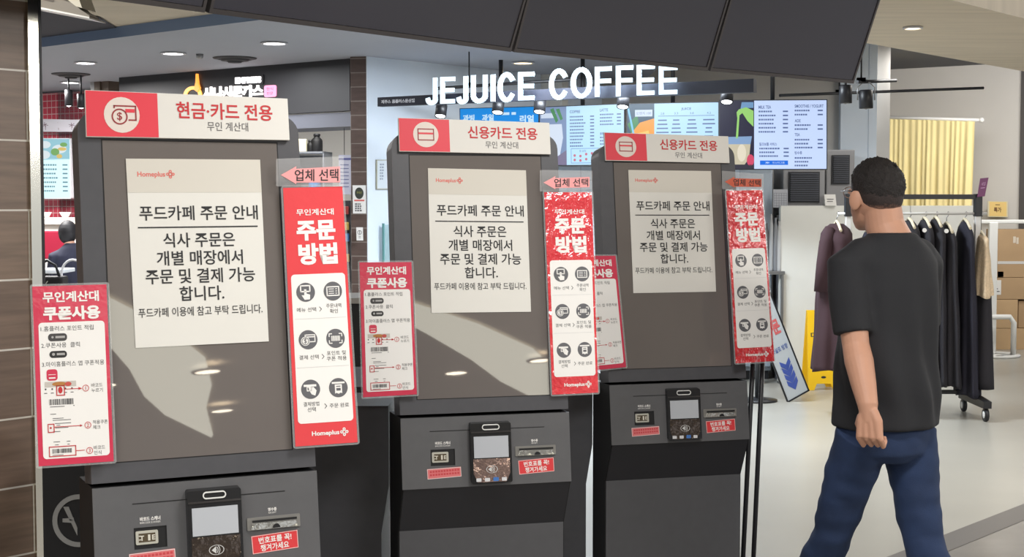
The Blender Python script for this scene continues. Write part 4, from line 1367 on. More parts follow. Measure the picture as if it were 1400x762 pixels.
q = fsheet(250, 106, 276, 134, 26, 28, 0.01)
q.put('bowl_logo', mat('logo_orange', (255, 176, 84), 0.4, emit=1.5), Art().ring(13, 25, 12.5, 4.5, 30), t, 0.0, 0.03, t)
q.put('flame_logo', mat('logo_flame', (255, 150, 60), 0.4, emit=1.5), Art().poly([(19, -4), (20.5, -4), (22, 10), (24, 16), (21, 21), (17, 18), (17, 14), (18.5, 8)]), t, 0.012, 0.02, t)
q = fsheet(361, 117, 377, 133, 16, 16, 0.01)
q.put('pink_box', mat('box_pink', (255, 150, 186), 0.4, emit=1.4), Art().rrect(0, 0, 16, 16, 2.5), t, 0.0, 0.03, t)
q.put('pink_lettering', mat('box_pink_ink', (180, 40, 100), 0.4, emit=0.5), Art().text('한식', 8, 5, w=9, h=4).text('전문', 8, 11, w=9, h=4), t, 0.001, root=t)

for (x, y), lb in (((4.97, -3.71), 'round downlight behind the camera, upper of two mirrored in the nearest kiosk screen'), ((6.48, -5.4), 'warm downlight behind the camera, lower of two mirrored in the nearest kiosk screen'), ((4.43, -4.4), 'round downlight behind the camera, mirrored in the middle kiosk screen')):
    t = thing('ceiling_downlight', lb, 'downlight', (x, y, 2.82), 0, 'mirrored downlights')
    MB().lathe([(0.11, 0.0), (0.14, -0.004), (0.13, -0.015), (0.105, -0.018)], (0, 0, 0), 28, caps=False).build('trim_ring', M_ring, t)
    MB().lathe([(0.11, -0.01), (0.001, -0.014)], (0, 0, 0), 28).build('diffuser', mat('lamp_mirrored', (255, 240, 214), 0.5, emit=14), t)

# ------------------------------------------------------------------ red tiled shop, far left
t = thing('menu_poster_screen', 'tall lit menu screen with food photo on the red tiled wall', 'screen', at(74, 272, 15.6), 0)
s = quad_sheet([(52, 190), (95, 190), (96, 271), (53, 271)], (15.7, 15.5, 15.5, 15.7), 44, 82)
s.put('casing', mat('menu_casing', (232, 240, 244), 0.4), Art().rrect(-1, -1, 45, 83, 2), t, -0.001, 0.2, t)
s.put('list_field', mmat('menu_mint', (200, 238, 242), 0.95), Art().rect(0, 28, 44, 82), t, 0.001, root=t)
s.put('food_picture', mmat('food_blue', (150, 200, 214)), Art().rect(0, 0, 44, 29), t, 0.001, root=t)
s.put('plate_picture', mmat('plate_white', (220, 232, 236)), Art().disc(10, 8, 8, 5).disc(8, 22, 9, 6).disc(30, 14, 10, 6), t, 0.002, root=t)
s.put('salad_picture', mmat('salad_green', (120, 170, 100)), Art().disc(24, 18, 6, 5).disc(36, 8, 5, 3), t, 0.003, root=t)
s.put('sauce_picture', mmat('sauce_yellow', (220, 190, 110)), Art().disc(34, 14, 6, 2.4).disc(30, 24, 4, 3), t, 0.004, root=t)
s.put('list_lettering', mmat('list_grey', (120, 160, 176), 0.5), menu_lines(Art(), 4, 41, 36, 7, 6, 33), t, 0.002, root=t)
t = thing('fascia_panel', 'white panel with small palm sketches on the red tiled wall', 'sign', at(80, 179, 15.5), 0)
s = quad_sheet([(50, 162.5), (112, 164), (109, 180), (50, 180)], (15.75, 15.35, 15.35, 15.75), 60, 17.5)
s.put('board', mat('white_board', (224, 222, 230), 0.5), Art().rect(0, 0, 60, 17.5), t, 0.0, 0.12, t)
a = Art()
for cx in (12, 30, 48):
    for k in range(6):
        an = R(60 * k + 15)
        a.line([(cx, 8), (cx + 4 * math.cos(an), 8 + 3.2 * math.sin(an))], 0.7)
    a.line([(cx, 8), (cx + 1, 15)], 0.6)
s.put('palm_sketches', mat('sketch_ink', (110, 80, 96), 0.6), a, t, 0.002, root=t)
# counter and stool-like bits in front of the red wall
cpos = at(80, 300, 14.9)
t = thing('shop_counter', 'pale counter top with white front below the red tiles', 'counter', (cpos.x, cpos.y, 0), 0)
MB().box(-0.55, 0.45, -0.02, 0.38, 1.38, 1.45, 0.006).build('counter_top', mat('counter_cream', (222, 214, 204), 0.5), t)
MB().box(-0.52, 0.42, 0.03, 0.36, 0.0, 1.38).build('front_panel', mat('counter_white', (214, 208, 202), 0.6), t)
for k in range(3):
    MB().lathe([(0.05, 0), (0.06, 0.09), (0.055, 0.09), (0.04, 0.01)], (0, 0, 0), 14)
for k, lb in enumerate(('white bowl on the pale counter, left end', 'white bowl on the pale counter, beside the dark haired person')):
    b = MB().lathe([(0.02, 0), (0.035, 0.008), (0.06, 0.055), (0.056, 0.055), (0.03, 0.014), (0.001, 0.012)], (0, 0, 0), 18).build('bowl', M_white)
    tag(b, lb, 'bowl', 'white bowls on the pale counter').location = (cpos.x - 0.16 + k * 0.2, cpos.y + 0.1, 1.45)
cpos = at(66, 352, 13.9)
t = thing('cafe_chair', 'crimson backed chair with white legs in front of the red shop', 'chair', (cpos.x, cpos.y, 0), R(6))
MB().box(-0.155, 0.155, 0.17, 0.2, 1.06, 1.33, 0.012).build('backrest', mat('chair_crimson', (160, 34, 60), 0.4), t)
MB().box(-0.2, 0.2, -0.2, 0.2, 0.74, 0.78, 0.01).build('seat', mat('chair_crimson', (160, 34, 60), 0.4), t)
for sx in (-1, 1):
    MB().tube([(sx * 0.16, 0.185, 1.07), (sx * 0.17, 0.17, 0.76)], 0.014, 8).build('back_post', mat('chair_white', (226, 222, 220), 0.4), t)
    for sy_ in (-1, 1):
        MB().tube([(sx * 0.16, sy_ * 0.16, 0.745), (sx * 0.19, sy_ * 0.19, 0.0)], 0.014, 8).build('leg', mat('chair_white', (226, 222, 220), 0.4), t)
cpos = at(72, 372, 12.9)
t = thing('cafe_table', 'white cafe table with dark pedestal in front of the crimson chair', 'table', (cpos.x, cpos.y, 0), 0)
MB().box(-0.26, 0.14, -0.2, 0.2, 0.985, 1.02, 0.008).build('table_top', mat('table_white', (224, 230, 236), 0.4), t)
MB().lathe([(0.03, 0.985), (0.03, 0.03), (0.2, 0.025), (0.2, 0.0)], (-0.06, 0, 0), 20).build('pedestal', M_black, t)
cpos = at(68, 388, 12.0)
t = thing('shopping_bag', 'black shopping bag with pale print and looped handle, behind the coupon poster', 'bag', (cpos.x, cpos.y, 0.0), 0)
MB().box(-0.13, 0.13, -0.09, 0.09, 0.0, 1.0, 0.02).build('bag_body', M_gap, t)
s = Sheet((-0.07, -0.092, 0.98), (0.02, -0.092, 0.98), (0.02, -0.092, 0.84), (-0.07, -0.092, 0.84), 10, 14)
s.n = Vector((0, -1, 0))
s.put('print', mat('bag_print', (170, 170, 160), 0.6), Art().ring(4, 6, 3, 0.8).ring(6, 9, 2.4, 0.8).line([(1, 12), (9, 2)], 0.8), t, 0.001)
MB().tube([(-0.09, -0.05, 0.98), (-0.07, -0.06, 1.09), (0, -0.06, 1.13), (0.07, -0.06, 1.09), (0.1, -0.05, 0.98)], 0.012, 8).build('handle', M_black, t)

# ------------------------------------------------------------------ kitchen behind the cutlet shop opening
kp = at(425, 205, 14.0)
t = thing('kitchen_shelf_unit', 'grey metal shelf unit in the kitchen opening behind the nearest kiosk', 'shelf', (kp.x, kp.y, 0), R(-8))
sm = mat('shelf_grey', (138, 142, 150), 0.4, metal=0.3)
for z in (0.4, 1.2, 1.72, 2.085):
    MB().box(-0.2, 0.17, -0.15, 0.15, z - 0.02, z).build('shelf', sm, t)
MB().box(-0.2, 0.17, 0.14, 0.15, 0.0, 2.06).build('back_panel', mat('shelf_back', (168, 172, 178), 0.5), t)
for x in (-0.2, 0.155):
    MB().box(x, x + 0.015, -0.15, 0.15, 0.0, 2.085).build('side_panel', sm, t)
def bottle(name, px, base, r, h, m, label, cat, cap=True, grp=None, Y=14.0):
    c = at(px, 300, Y)
    t = thing(name, label, cat, (c.x, c.y, base), 0, grp)
    MB().lathe([(r * 0.9, 0), (r, 0.01), (r, h * 0.62), (r * 0.9, h * 0.7), (r * 0.5, h * 0.82), (r * 0.5, h * 0.88)], (0, 0, 0), 16).build('body', m, t)
    if cap:
        MB().lathe([(r * 0.6, h * 0.88), (r * 0.6, h), (r * 0.4, h + 0.004), (0.001, h + 0.004)], (0, 0, 0), 14).build('cap', M_black, t)
    return t
bottle('black_jar', 434, 2.085, 0.055, 0.17, M_gap, 'tall black jar standing on the grey kitchen shelf', 'jar')
bottle('black_jar', 425, 2.085, 0.035, 0.11, M_gap, 'short black jar left of the tall one on the kitchen shelf', 'jar')
b = MB().box(-0.05, 0.05, -0.05, 0.05, 0, 0.12, 0.004).build('carton', mat('carton_cream', (224, 216, 188), 0.6))
c_ = at(413, 300, 13.95)
tag(b, 'cream carton on the kitchen shelf next to the kiosk edge', 'box').location = (c_.x, c_.y, 2.085)
bottle('blue_tub', 431, 1.72, 0.06, 0.14, mat('tub_blue', (60, 130, 190), 0.4), 'blue tub on the lower kitchen shelf', 'tub', False)
t = thing('price_sheet', 'white printed list hanging left of the brown tiled pillar', 'notice', at(471, 265, 12.6), 0)
s = quad_sheet([(463, 212), (479.5, 212), (480, 266), (464, 266)], 12.6, 17, 54)
s.put('sheet', mat('sheet_lilac', (206, 208, 226), 0.6), Art().rect(0, 0, 17, 54), t, 0, 0.004, t)
a = Art().rect(0, 4, 17, 7)
for k in range(7):
    a.rect(2, 13 + 5 * k, 14, 14 + 5 * k)
s.put('printed_lines', mat('sheet_ink', (104, 108, 160), 0.6), a, t, 0.001, root=t)
c_ = s.P(8, 0)
MB().tube([c_ - t.location, Vector((c_.x, c_.y, 2.24)) - t.location], 0.003, 6).build('string', M_black, t)
# dim kitchen shelves seen low beside the pillar
kp = at(474, 330, 13.0)
t = thing('ingredient_rack', 'dark rack of ingredients low beside the brown tiled pillar', 'rack', (kp.x, kp.y, 0), R(-8))
MB().box(-0.12, 0.06, -0.1, 0.1, 0.0, 1.62).build('frame', mat('rack_dark', (52, 52, 56), 0.5), t)
for k, (z, n, c) in enumerate(((1.5, 'red_pack', (150, 50, 46)), (1.36, 'yellow_pack', (190, 160, 80)), (1.26, 'blue_pack', (70, 120, 170)), (1.08, 'yellow_strip', (196, 160, 90)), (0.9, 'grey_pack', (90, 90, 96)))):
    MB().box(-0.1, 0.05, -0.13, -0.1, z, z + 0.07, 0.005).build(n, mat(n, c, 0.5), t)

# notices on the pillar and wall
def small_notice(px4, Y, label, W, H, deco):
    s = quad_sheet(px4, Y, W, H)
    t = thing('wall_notice', label, 'notice', s.base(), 0)
    s.put('sheet', mat('notice_white', (222, 220, 218), 0.6), Art().rect(0, 0, W, H), t, 0, 0.008, t)
    deco(s, t)
    return t
yp = 12.03
def d1(s, t):
    s.put('oval_logo', mat('logo_dark_green', (52, 56, 50), 0.5), Art().disc(9, 11, 6, 8), t, 0.001, root=t)
    s.put('logo_lettering', mat('logo_gold', (160, 160, 80), 0.5), Art().text('국내산', 9, 10, w=7, h=3.4), t, 0.002, root=t)
    s.put('red_band', mat('band_red', (206, 90, 84), 0.5), Art().rect(2, 20, 16, 22), t, 0.001, root=t)
    s.put('printed_lines', M_greyink, menu_lines(Art(), 3, 15, 26, 4, 3, 2, False), t, 0.001, root=t)
small_notice([(482, 253.5), (500, 253.5), (500.5, 292), (482.5, 292)], yp, 'white notice with dark oval logo on the brown tiled pillar', 18, 39, d1)
def d2(s, t):
    s.put('figure_mark', M_greyink, Art().ring(4.5, 7, 3, 0.7).line([(4.5, 5), (4.5, 9)], 0.8).rect(3, 12, 6, 12.6).rect(3, 14, 6, 14.6), t, 0.001, root=t)
small_notice([(487, 311), (496, 311), (496.5, 329), (487.5, 329)], yp, 'small white notice low on the brown tiled pillar', 9, 18, d2)
wn = Vector((A.y, -A.x, 0))
s = plane_sheet([(515, 219), (531, 219), (531, 258.5), (515, 258.5)], zz(w0, 0) + wn * 0.012, wn, 16, 40)
t = thing('framed_certificate', 'thin framed certificate on the white wall beside the middle kiosk', 'certificate', s.base(), 0)
s.put('frame', mat('frame_beige', (170, 168, 150), 0.5), Art().frame(0, 0, 16, 40, 1), t, 0.004, 0.012, t)
s.put('sheet', mat('certificate_white', (210, 218, 226), 0.5), Art().rect(0, 0, 16, 40), t, 0, 0.004, t)
s.put('printed_lines', mat('certificate_ink', (150, 160, 176), 0.6), menu_lines(Art(), 4, 14, 6, 6, 4, 21, False), t, 0.002, root=t)
s = plane_sheet([(524, 309), (532, 309), (532, 420), (524, 420)], zz(w0, 0) + wn * 0.05, wn, 8, 110)
t = thing('glass_screen', 'glass panel edge against the white wall beside the middle kiosk', 'panel', (s.base().x, s.base().y, 0), 0)
gm = mat('pale_glass', (170, 200, 206), 0.1, alpha=0.5)
b_ = s.base()
MB().box(-0.03, 0.35, -0.004, 0.004, 0.05, 1.42).build('pane', gm, t)
MB().box(-0.035, -0.025, -0.01, 0.01, 0.0, 1.43).build('edge_strip', mat('glass_edge', (96, 150, 150), 0.3), t)
t.rotation_euler = (0, 0, YA)

# tray counter behind the first two kiosks
cpos = at(505, 408, 7.6)
t = thing('tray_counter', 'black return counter with pale ledge seen between the first two kiosks', 'counter', (cpos.x, cpos.y, 0), 0)
MB().box(-0.5, 0.09, 0.0, 0.45, 1.075, 1.105, 0.004).build('ledge', mat('ledge_stone', (150, 146, 140), 0.4), t)
MB().box(-0.48, 0.07, 0.02, 0.43, 0, 1.075).build('carcass', M_gap, t)
MB().box(-0.49, 0.08, -0.012, 0.02, 0.64, 0.745, 0.004).build('metal_rail', mat('rail_grey', (126, 130, 138), 0.35, metal=0.3), t)

# ------------------------------------------------------------------ juice bar back equipment
def fridge(px0, px1, Y, h, label, m):
    a_, b_ = at(px0, 300, Y), at(px1, 300, Y)
    w = b_.x - a_.x
    t = thing('refrigerator', label, 'refrigerator', ((a_.x + b_.x) / 2, Y, 0), 0)
    MB().box(-w / 2, w / 2, 0, 0.6, 0.08, h, 0.01).build('cabinet', m, t)
    MB().box(-w / 2 + 0.01, w / 2 - 0.01, -0.04, 0.0, 0.12, h - 0.03, 0.008).build('door', m, t)
    MB().tube([(w / 2 - 0.05, -0.07, h * 0.45), (w / 2 - 0.05, -0.07, h * 0.7)], 0.012, 8).tube([(w / 2 - 0.05, -0.07, h * 0.46), (w / 2 - 0.05, -0.035, h * 0.46)], 0.01, 6).tube([(w / 2 - 0.05, -0.07, h * 0.69), (w / 2 - 0.05, -0.035, h * 0.69)], 0.01, 6).build('handle', M_steel, t)
    MB().box(-w / 2 + 0.02, w / 2 - 0.02, 0.02, 0.55, 0, 0.08).build('plinth', M_black, t)
fridge(1004, 1056, 13.2, 1.9, 'pale blue refrigerator under the rightmost menu screen', mat('fridge_pale', (178, 190, 202), 0.4))
def louvre(px0, py0, px1, py1, Y, label):
    s = quad_sheet([(px0, py0), (px1, py0), (px1, py1), (px0, py1)], Y, 100, 100)
    t = thing('louvred_machine', label, 'vent', (s.base().x, Y, 0), 0)
    o = t.location
    w = (s.c[1] - s.c[0]).length
    z0, z1 = s.c[3].z, s.c[0].z
    x0 = s.c[0].x - o.x
    MB().box(x0 - 0.05, x0 + w + 0.05, 0.02, 0.5, 0.0, z1 + 0.05, 0.01).build('housing', mat('machine_grey', (146, 146, 148), 0.45, metal=0.2), t)
    g = MB()
    g.box(x0, x0 + w, 0.0, 0.02, z0, z1)
    g.build('grille_frame', mat('grille_dark', (46, 48, 54), 0.5), t)
    sl = MB()
    n = 13
    for k in range(n):
        z = z0 + 0.02 + (z1 - z0 - 0.04) * k / (n - 1)
        sl.box(x0 + 0.012, x0 + w - 0.012, -0.016, 0.004, z - 0.004, z + 0.006)
    sl.build('louvres', mat('grille_slat', (72, 76, 86), 0.45), t)
louvre(1079, 235, 1121, 277, 13.1, 'dark louvred ice machine grille below the rightmost menu screen')
louvre(1138, 212, 1162, 252, 13.5, 'louvred grey machine grille left of the man, beside the white pillar')
t = thing('wall_calendar', 'grey calendar sheet on the bar between refrigerator and black grille', 'calendar', at(1067, 284, 13.05), 0)
s = quad_sheet([(1057, 259), (1077, 259), (1077, 284), (1057, 284)], 13.05, 20, 25)
s.put('sheet', mat('calendar_grey', (186, 188, 194), 0.6), Art().rect(0, 0, 20, 25), t, 0, 0.004, t)
a = Art()
for k in range(6):
    a.rect(1, 5 + 3.4 * k, 19, 5.4 + 3.4 * k)
    a.rect(1 + 3.4 * k, 5, 1.4 + 3.4 * k, 24)
s.put('date_grid', mat('calendar_ink', (130, 132, 142), 0.6), a, t, 0.001, root=t)
pb = at(1067, 284, 13.05)
t = thing('prep_counter', 'grey preparation counter behind the white partition and crinkled poster', 'counter', (pb.x, 13.0, 0), 0)
MB().box(0.0, 0.1, 0.2, 0.25, 0.0, 1.45).build('front_panel', mat('counter_dark', (104, 106, 112), 0.4), t)
MB().box(-0.01, 0.12, 0.17, 0.26, 1.45, 1.49, 0.005).build('counter_top', M_steel, t)
for k, (px, h_, c) in enumerate(((1048, 0.42, (86, 84, 86)), (1054, 0.5, (170, 172, 174)), (1060, 0.47, (132, 134, 138)), (1065, 0.44, (190, 190, 190)))):
    c_ = at(px, 340, 12.9)
    b = MB().lathe([(0.017, 0), (0.019, 0.01), (0.019, h_ * 0.8), (0.009, h_ * 0.92), (0.009, h_), (0.001, h_)], (0, 0, 0), 14).build('syrup_bottle', mat('syrup_%d' % k if False else 'syrup_' + 'abcd'[k], c, 0.25))
    tag(b, ['dark syrup bottle, leftmost of the four beside the partition', 'tall pale syrup bottle, second of the four beside the partition', 'grey syrup bottle, third of the four beside the partition', 'whitish syrup bottle touching the white partition edge'][k], 'bottle', 'syrup bottles on the side ledge').location = (c_.x, c_.y, 1.0)
lb_ = at(1056, 388, 12.9)
t = thing('side_ledge', 'narrow steel ledge carrying syrup bottles left of the white partition', 'shelf', (lb_.x, lb_.y, 0), 0)
MB().box(-0.09, 0.1, -0.06, 0.06, 0.97, 1.0, 0.004).build('ledge_top', M_steel, t)
for x in (-0.08, 0.08):
    MB().box(x - 0.01, x + 0.01, -0.05, 0.05, 0, 0.97).build('leg', M_steel, t)
# tiled bar front under the screens
bx0, bx1 = at(700, 277, 12.9), at(1012, 277, 12.9)
t = thing('bar_front', 'white tiled bar front under the menu screens', 'counter', ((bx0.x + bx1.x) / 2, 12.9, 0), 0)
w_ = bx1.x - bx0.x
o_ = MB().box(-w_ / 2, w_ / 2, 0, 0.3, 0, 1.92).build('tiled_panel', tile_mat('bar_white_tile', (190, 206, 224), (184, 200, 220), (160, 172, 188), 0.2, 0.2, 0.004, 0.3, 0.0, 0.1), t)
MB().box(-w_ / 2, w_ / 2, -0.02, 0.32, 1.92, 1.95).build('counter_top', M_steel, t)

# ------------------------------------------------------------------ yellow curtain
s0_, s1_ = at(1188, 160, 16.9), at(1333, 164, 16.3)
t = thing('yellow_curtain', 'pale yellow gathered curtain on a white rod behind the clothes rack', 'curtain', zz((s0_ + s1_) / 2, 0), 0)
o = t.location
dd = s1_ - s0_
cur = MB()
NX, NZ = 170, 26
nrm = Vector((-dd.y, dd.x, 0)).normalized()
rows = []
for j in range(NZ + 1):
    v = j / NZ
    row = []
    for i in range(NX + 1):
        u = i / NX
        den = 0.5 + 0.5 * min(1, v * 3)
        sh = 1 - 0.035 * v * u
        fold = math.sin(u * 118 + 1.2 * math.sin(u * 23)) * 0.009 + math.sin(u * 51 + 0.6 * math.sin(v * 4)) * 0.014 * (0.3 + v) + math.sin(u * 19 + v) * 0.02 * v
        p = s0_ + dd * (u * sh) + Vector((0, 0, -v * 1.75)) + nrm * (fold * den)
        row.append(p - o)
    rows.append(row)
vs = [p for r_ in rows for p in r_]
fs = [(j * (NX + 1) + i, j * (NX + 1) + i + 1, (j + 1) * (NX + 1) + i + 1, (j + 1) * (NX + 1) + i) for j in range(NZ) for i in range(NX)]
cur.add(vs, fs, True)
cm = mat('curtain_yellow', (248, 230, 168), 0.8, var=0.03, vscale=4)
cur.build('cloth', cm, t, fix=False)
MB().tube([s0_ - o - dd * 0.02, s1_ - o + dd * 0.05], 0.018, 8).ellipsoid(s1_ - o + dd * 0.06, (0.03, 0.03, 0.03)).build('rod', M_white, t)

# ------------------------------------------------------------------ white low partition, racks, boxes
M_part = mat('partition_white', (222, 222, 216), 0.6, var=0.01)
pA, pB = at(1066, 400, 12.9), at(1330, 400, 13.2)
dd = zz(pB, 0) - zz(pA, 0)
t = thing('white_partition', 'low white partition behind the clothes rack', 'partition', zz(pA, 0), math.atan2(dd.y, dd.x))
L_ = dd.length
for k in range(3):
    MB().box(L_ * k / 3 + 0.002, L_ * (k + 1) / 3 - 0.002, 0, 0.05, 0.02, 1.575, 0.004).build('panel', M_part, t)
MB().box(0, L_, 0.005, 0.045, 0, 0.02).build('foot_rail', M_steel, t)
t = thing('leaflet_holder', 'small white leaflet stand on top of the white partition left of the man', 'leaflet', at(1136, 281, 12.95), 0)
o = t.location
zt_ = 1.575 - o.z
MB().add([(-0.05, 0, zt_), (0.05, 0, zt_), (0.05, 0.05, zt_ + 0.1), (-0.05, 0.05, zt_ + 0.1), (-0.05, 0.09, zt_), (0.05, 0.09, zt_)], [(0, 1, 2, 3), (3, 2, 5, 4), (0, 3, 4), (1, 5, 2), (0, 4, 5, 1)]).build('folded_card', mat('leaflet_white', (224, 222, 216), 0.6), t)
s = Sheet((-0.04, -0.001, zt_ + 0.085), (0.04, -0.001, zt_ + 0.085), (0.04, -0.001, zt_ + 0.02), (-0.04, -0.001, zt_ + 0.02), 10, 10)
MB().box(-0.03, 0.03, 0.024, 0.028, zt_ + 0.055, zt_ + 0.06).box(-0.03, 0.02, 0.014, 0.018, zt_ + 0.035, zt_ + 0.04).build('printed_lines', M_greyink, t)

# far partition with the yellow paper sign, white shelf frame, cardboard boxes
pA, pB = at(1325, 400, 17.2), at(1440, 400, 16.6)
dd = zz(pB, 0) - zz(pA, 0)
t = thing('far_partition', 'white partition with the yellow paper sign behind the cardboard boxes', 'partition', zz(pA, 0), math.atan2(dd.y, dd.x))
MB().box(0, dd.length, 0, 0.05, 0, 1.6, 0.004).build('panel', mat('partition_white_far', (226, 228, 226), 0.6), t)
MB().box(0, dd.length, -0.01, 0.06, 1.6, 1.62).build('top_rail', M_white, t)
s = quad_sheet([(1349.5, 276), (1373, 276.5), (1373, 296), (1349.5, 295.5)], 16.9, 23, 20)
s.c = [p + Vector((0, -0.08, 0)) for p in s.c]
t = thing('special_price_sign', 'small yellow paper sign on the white partition above the boxes', 'sign', s.base(), 0)
s.put('holder', mat('sign_holder', (220, 210, 180), 0.3), Art().rect(-2, -1, 25, 21), t, -0.002, 0.01, t)
s.put('paper', mat('sign_yellow', (240, 206, 128), 0.5), Art().rect(0, 0, 23, 20), t, 0, root=t)
s.put('lettering', mat('sign_brown_ink', (110, 70, 40), 0.6), Art().text('특가', 11, 11, w=10, h=7, bold=0.03).rect(8, 3.5, 14, 4.5), t, 0.002, root=t)

fx = at(1356, 400, 15.2)
t = thing('white_display_stand', 'white tubular stand with round base in front of the cardboard boxes', 'stand', (fx.x, fx.y, 0), 0)
MW = mat('stand_white', (230, 230, 226), 0.4)
MB().box(-0.045, 0.045, -0.03, 0.03, 0.03, 1.4, 0.01).build('post', MW, t)
MB().lathe([(0.25, 0.0), (0.26, 0.015), (0.25, 0.03), (0.21, 0.03), (0.2, 0.015), (0.21, 0.0)], (0.04, 0, 0), 36).build('base_ring', MW, t)
MB().box(-0.02, 0.06, -0.25, 0.25, 0.008, 0.03).box(-0.2, 0.28, -0.03, 0.03, 0.008, 0.03).build('base_cross', MW, t)
MB().box(-0.45, 0.6, -0.02, 0.02, 1.385, 1.425, 0.01).build('top_bar', MW, t)
MB().tube([(-0.07, -0.1, 0.03), (-0.07, -0.1, 0.36), (-0.03, -0.1, 0.42), (0.16, -0.1, 0.42), (0.2, -0.1, 0.36), (0.2, -0.1, 0.03)], 0.028, 10).build('hoop', MW, t)

M_box = mat('cardboard', (178, 148, 112), 0.8, var=0.06, vscale=3)
M_box2 = mat('cardboard_light', (196, 164, 124), 0.8, var=0.05, vscale=3)
def carton(px0, px1, z0, z1, Y, label, m, tape=True, lab=None, depth=0.4):
    a_, b_ = at(px0, 400, Y), at(px1, 400, Y)
    w = b_.x - a_.x
    t = thing('cardboard_box', label, 'box', ((a_.x + b_.x) / 2, Y, z0), 0, 'cardboard boxes behind the white stand')
    h = z1 - z0
    MB().box(-w / 2, w / 2, 0, depth, 0, h, 0.004).build('carton', m, t)
    if tape:
        MB().box(-w / 2 + 0.002, w / 2 - 0.002, -0.002, 0.0, h * 0.28, h * 0.28 + 0.03).build('tape', mat('tape_white', (206, 204, 200), 0.4), t)
        MB().box(-0.03, 0.0, -0.003, 0, h * 0.72, h * 0.72 + 0.07).box(0.005, 0.03, -0.003, 0, h * 0.7, h * 0.72 + 0.06).build('printed_mark', mat('box_mark', (208, 196, 178), 0.7), t)
    if lab:
        lx, lz, lw, lh = lab
        MB().box(lx, lx + lw, -0.004, 0, lz, lz + lh).build('shipping_label', mat('label_white', (228, 226, 222), 0.6), t)
        g = MB()
        for k in range(4):
            g.box(lx + 0.02, lx + lw * (0.9 - 0.12 * k), -0.006, -0.004, lz + lh * (0.2 + 0.18 * k), lz + lh * (0.26 + 0.18 * k))
        g.build('label_print', M_greyink, t)
    return t
Yc = 15.9
zf = lambda py: at(1380, py, Yc).z
carton(1345, 1412, 0.0, 0.23, Yc, 'wide flat cardboard box on the floor, bottom of the stack by the white stand', M_box2, False)
carton(1348, 1392, 0.235, zf(410), Yc, 'square cardboard box with printed mark, on the flat box', M_box2, False, (-0.16, 0.06, 0.1, 0.18))
carton(1393, 1424, 0.235, zf(412), Yc + 0.03, 'cardboard box at the right picture edge, second layer', M_box, False)
carton(1342, 1415, zf(409.5), zf(380), Yc, 'low cardboard box with a white shipping label, third layer', M_box, False, (-0.24, 0.05, 0.16, 0.16))
carton(1345, 1372, zf(379.5), zf(371), Yc, 'thin cardboard box squeezed under the tall taped box', M_box2, False)
carton(1363, 1412, zf(379.5), zf(314), Yc, 'tall cardboard box with white tape, top of the stack', M_box, True)

# ------------------------------------------------------------------ yellow wet-floor sign
wf = at(1121, 531, 12.55)
t = thing('wet_floor_sign', 'yellow folding wet floor sign in front of the white partition', 'sign', (wf.x, wf.y, 0), R(4))
M_yel = mat('safety_yellow', (250, 198, 28), 0.45)
Wd, Hd = 0.27, 0.685
def leaf(sgn):
    ol = [(-Wd / 2, 0), (-Wd / 2 + 0.05, 0), (-Wd / 2 + 0.075, 0.055), (Wd / 2 - 0.075, 0.055), (Wd / 2 - 0.05, 0), (Wd / 2, 0), (Wd / 2 - 0.012, Hd), (-Wd / 2 + 0.012, Hd)]
    mb = MB()
    hx0, hx1, hz0, hz1 = -0.05, 0.05, Hd - 0.1, Hd - 0.03
    # panel with a grip hole: left, right, bottom and top pieces welded side by side
    mb.prism([(-Wd / 2, 0), (-Wd / 2 + 0.05, 0), (-Wd / 2 + 0.075, 0.055), (0, 0.055), (0, hz0), (hx0, hz0), (hx0, hz1), (0, hz1), (0, Hd), (-Wd / 2 + 0.012, Hd)], -0.01, 0.01)
    mb.prism([(0, 0.055), (Wd / 2 - 0.075, 0.055), (Wd / 2 - 0.05, 0), (Wd / 2, 0), (Wd / 2 - 0.012, Hd), (0, Hd), (0, hz1), (hx1, hz1), (hx1, hz0), (0, hz0)], -0.01, 0.01)
    ang = R(9) * sgn
    Mx = Matrix.Translation((0, -sgn * 0.115, 0)) @ Matrix.Rotation(-ang, 4, 'X')
    mb.v = [Mx @ v for v in mb.v]
    return mb, Mx
mb, Mx = leaf(1)
mb.build('front_leaf', M_yel, t)
mb2, _ = leaf(-1)
mb2.build('rear_leaf', M_yel, t)
def flat(name, m, art, z0, sc=1.0):
    vs = [Mx @ Vector((x / 1000, -0.0115 - z0, y / 1000)) for x, y in art.v]
    me = bpy.data.meshes.new(name)
    me.from_pydata([tuple(v) for v in vs], [], art.f)
    return link(name, me, m, t)
a = Art().text('미끄럼', 0, 0, w=200, h=52, bold=0.02)
a.v = [(x, 470 - y) for x, y in a.v]
flat('lettering', M_ink, a, 0)
a = Art().line([(-80, 200), (0, 340), (80, 200), (-80, 200)], 8)
a.disc(0, 300, 12).line([(0, 285), (-10, 250), (20, 225)], 9).line([(-8, 262), (-34, 276)], 7)
flat('warning_triangle', M_ink, a, 0)
flat('maker_plate', M_ink, Art().disc(0, 110, 22, 10), 0)

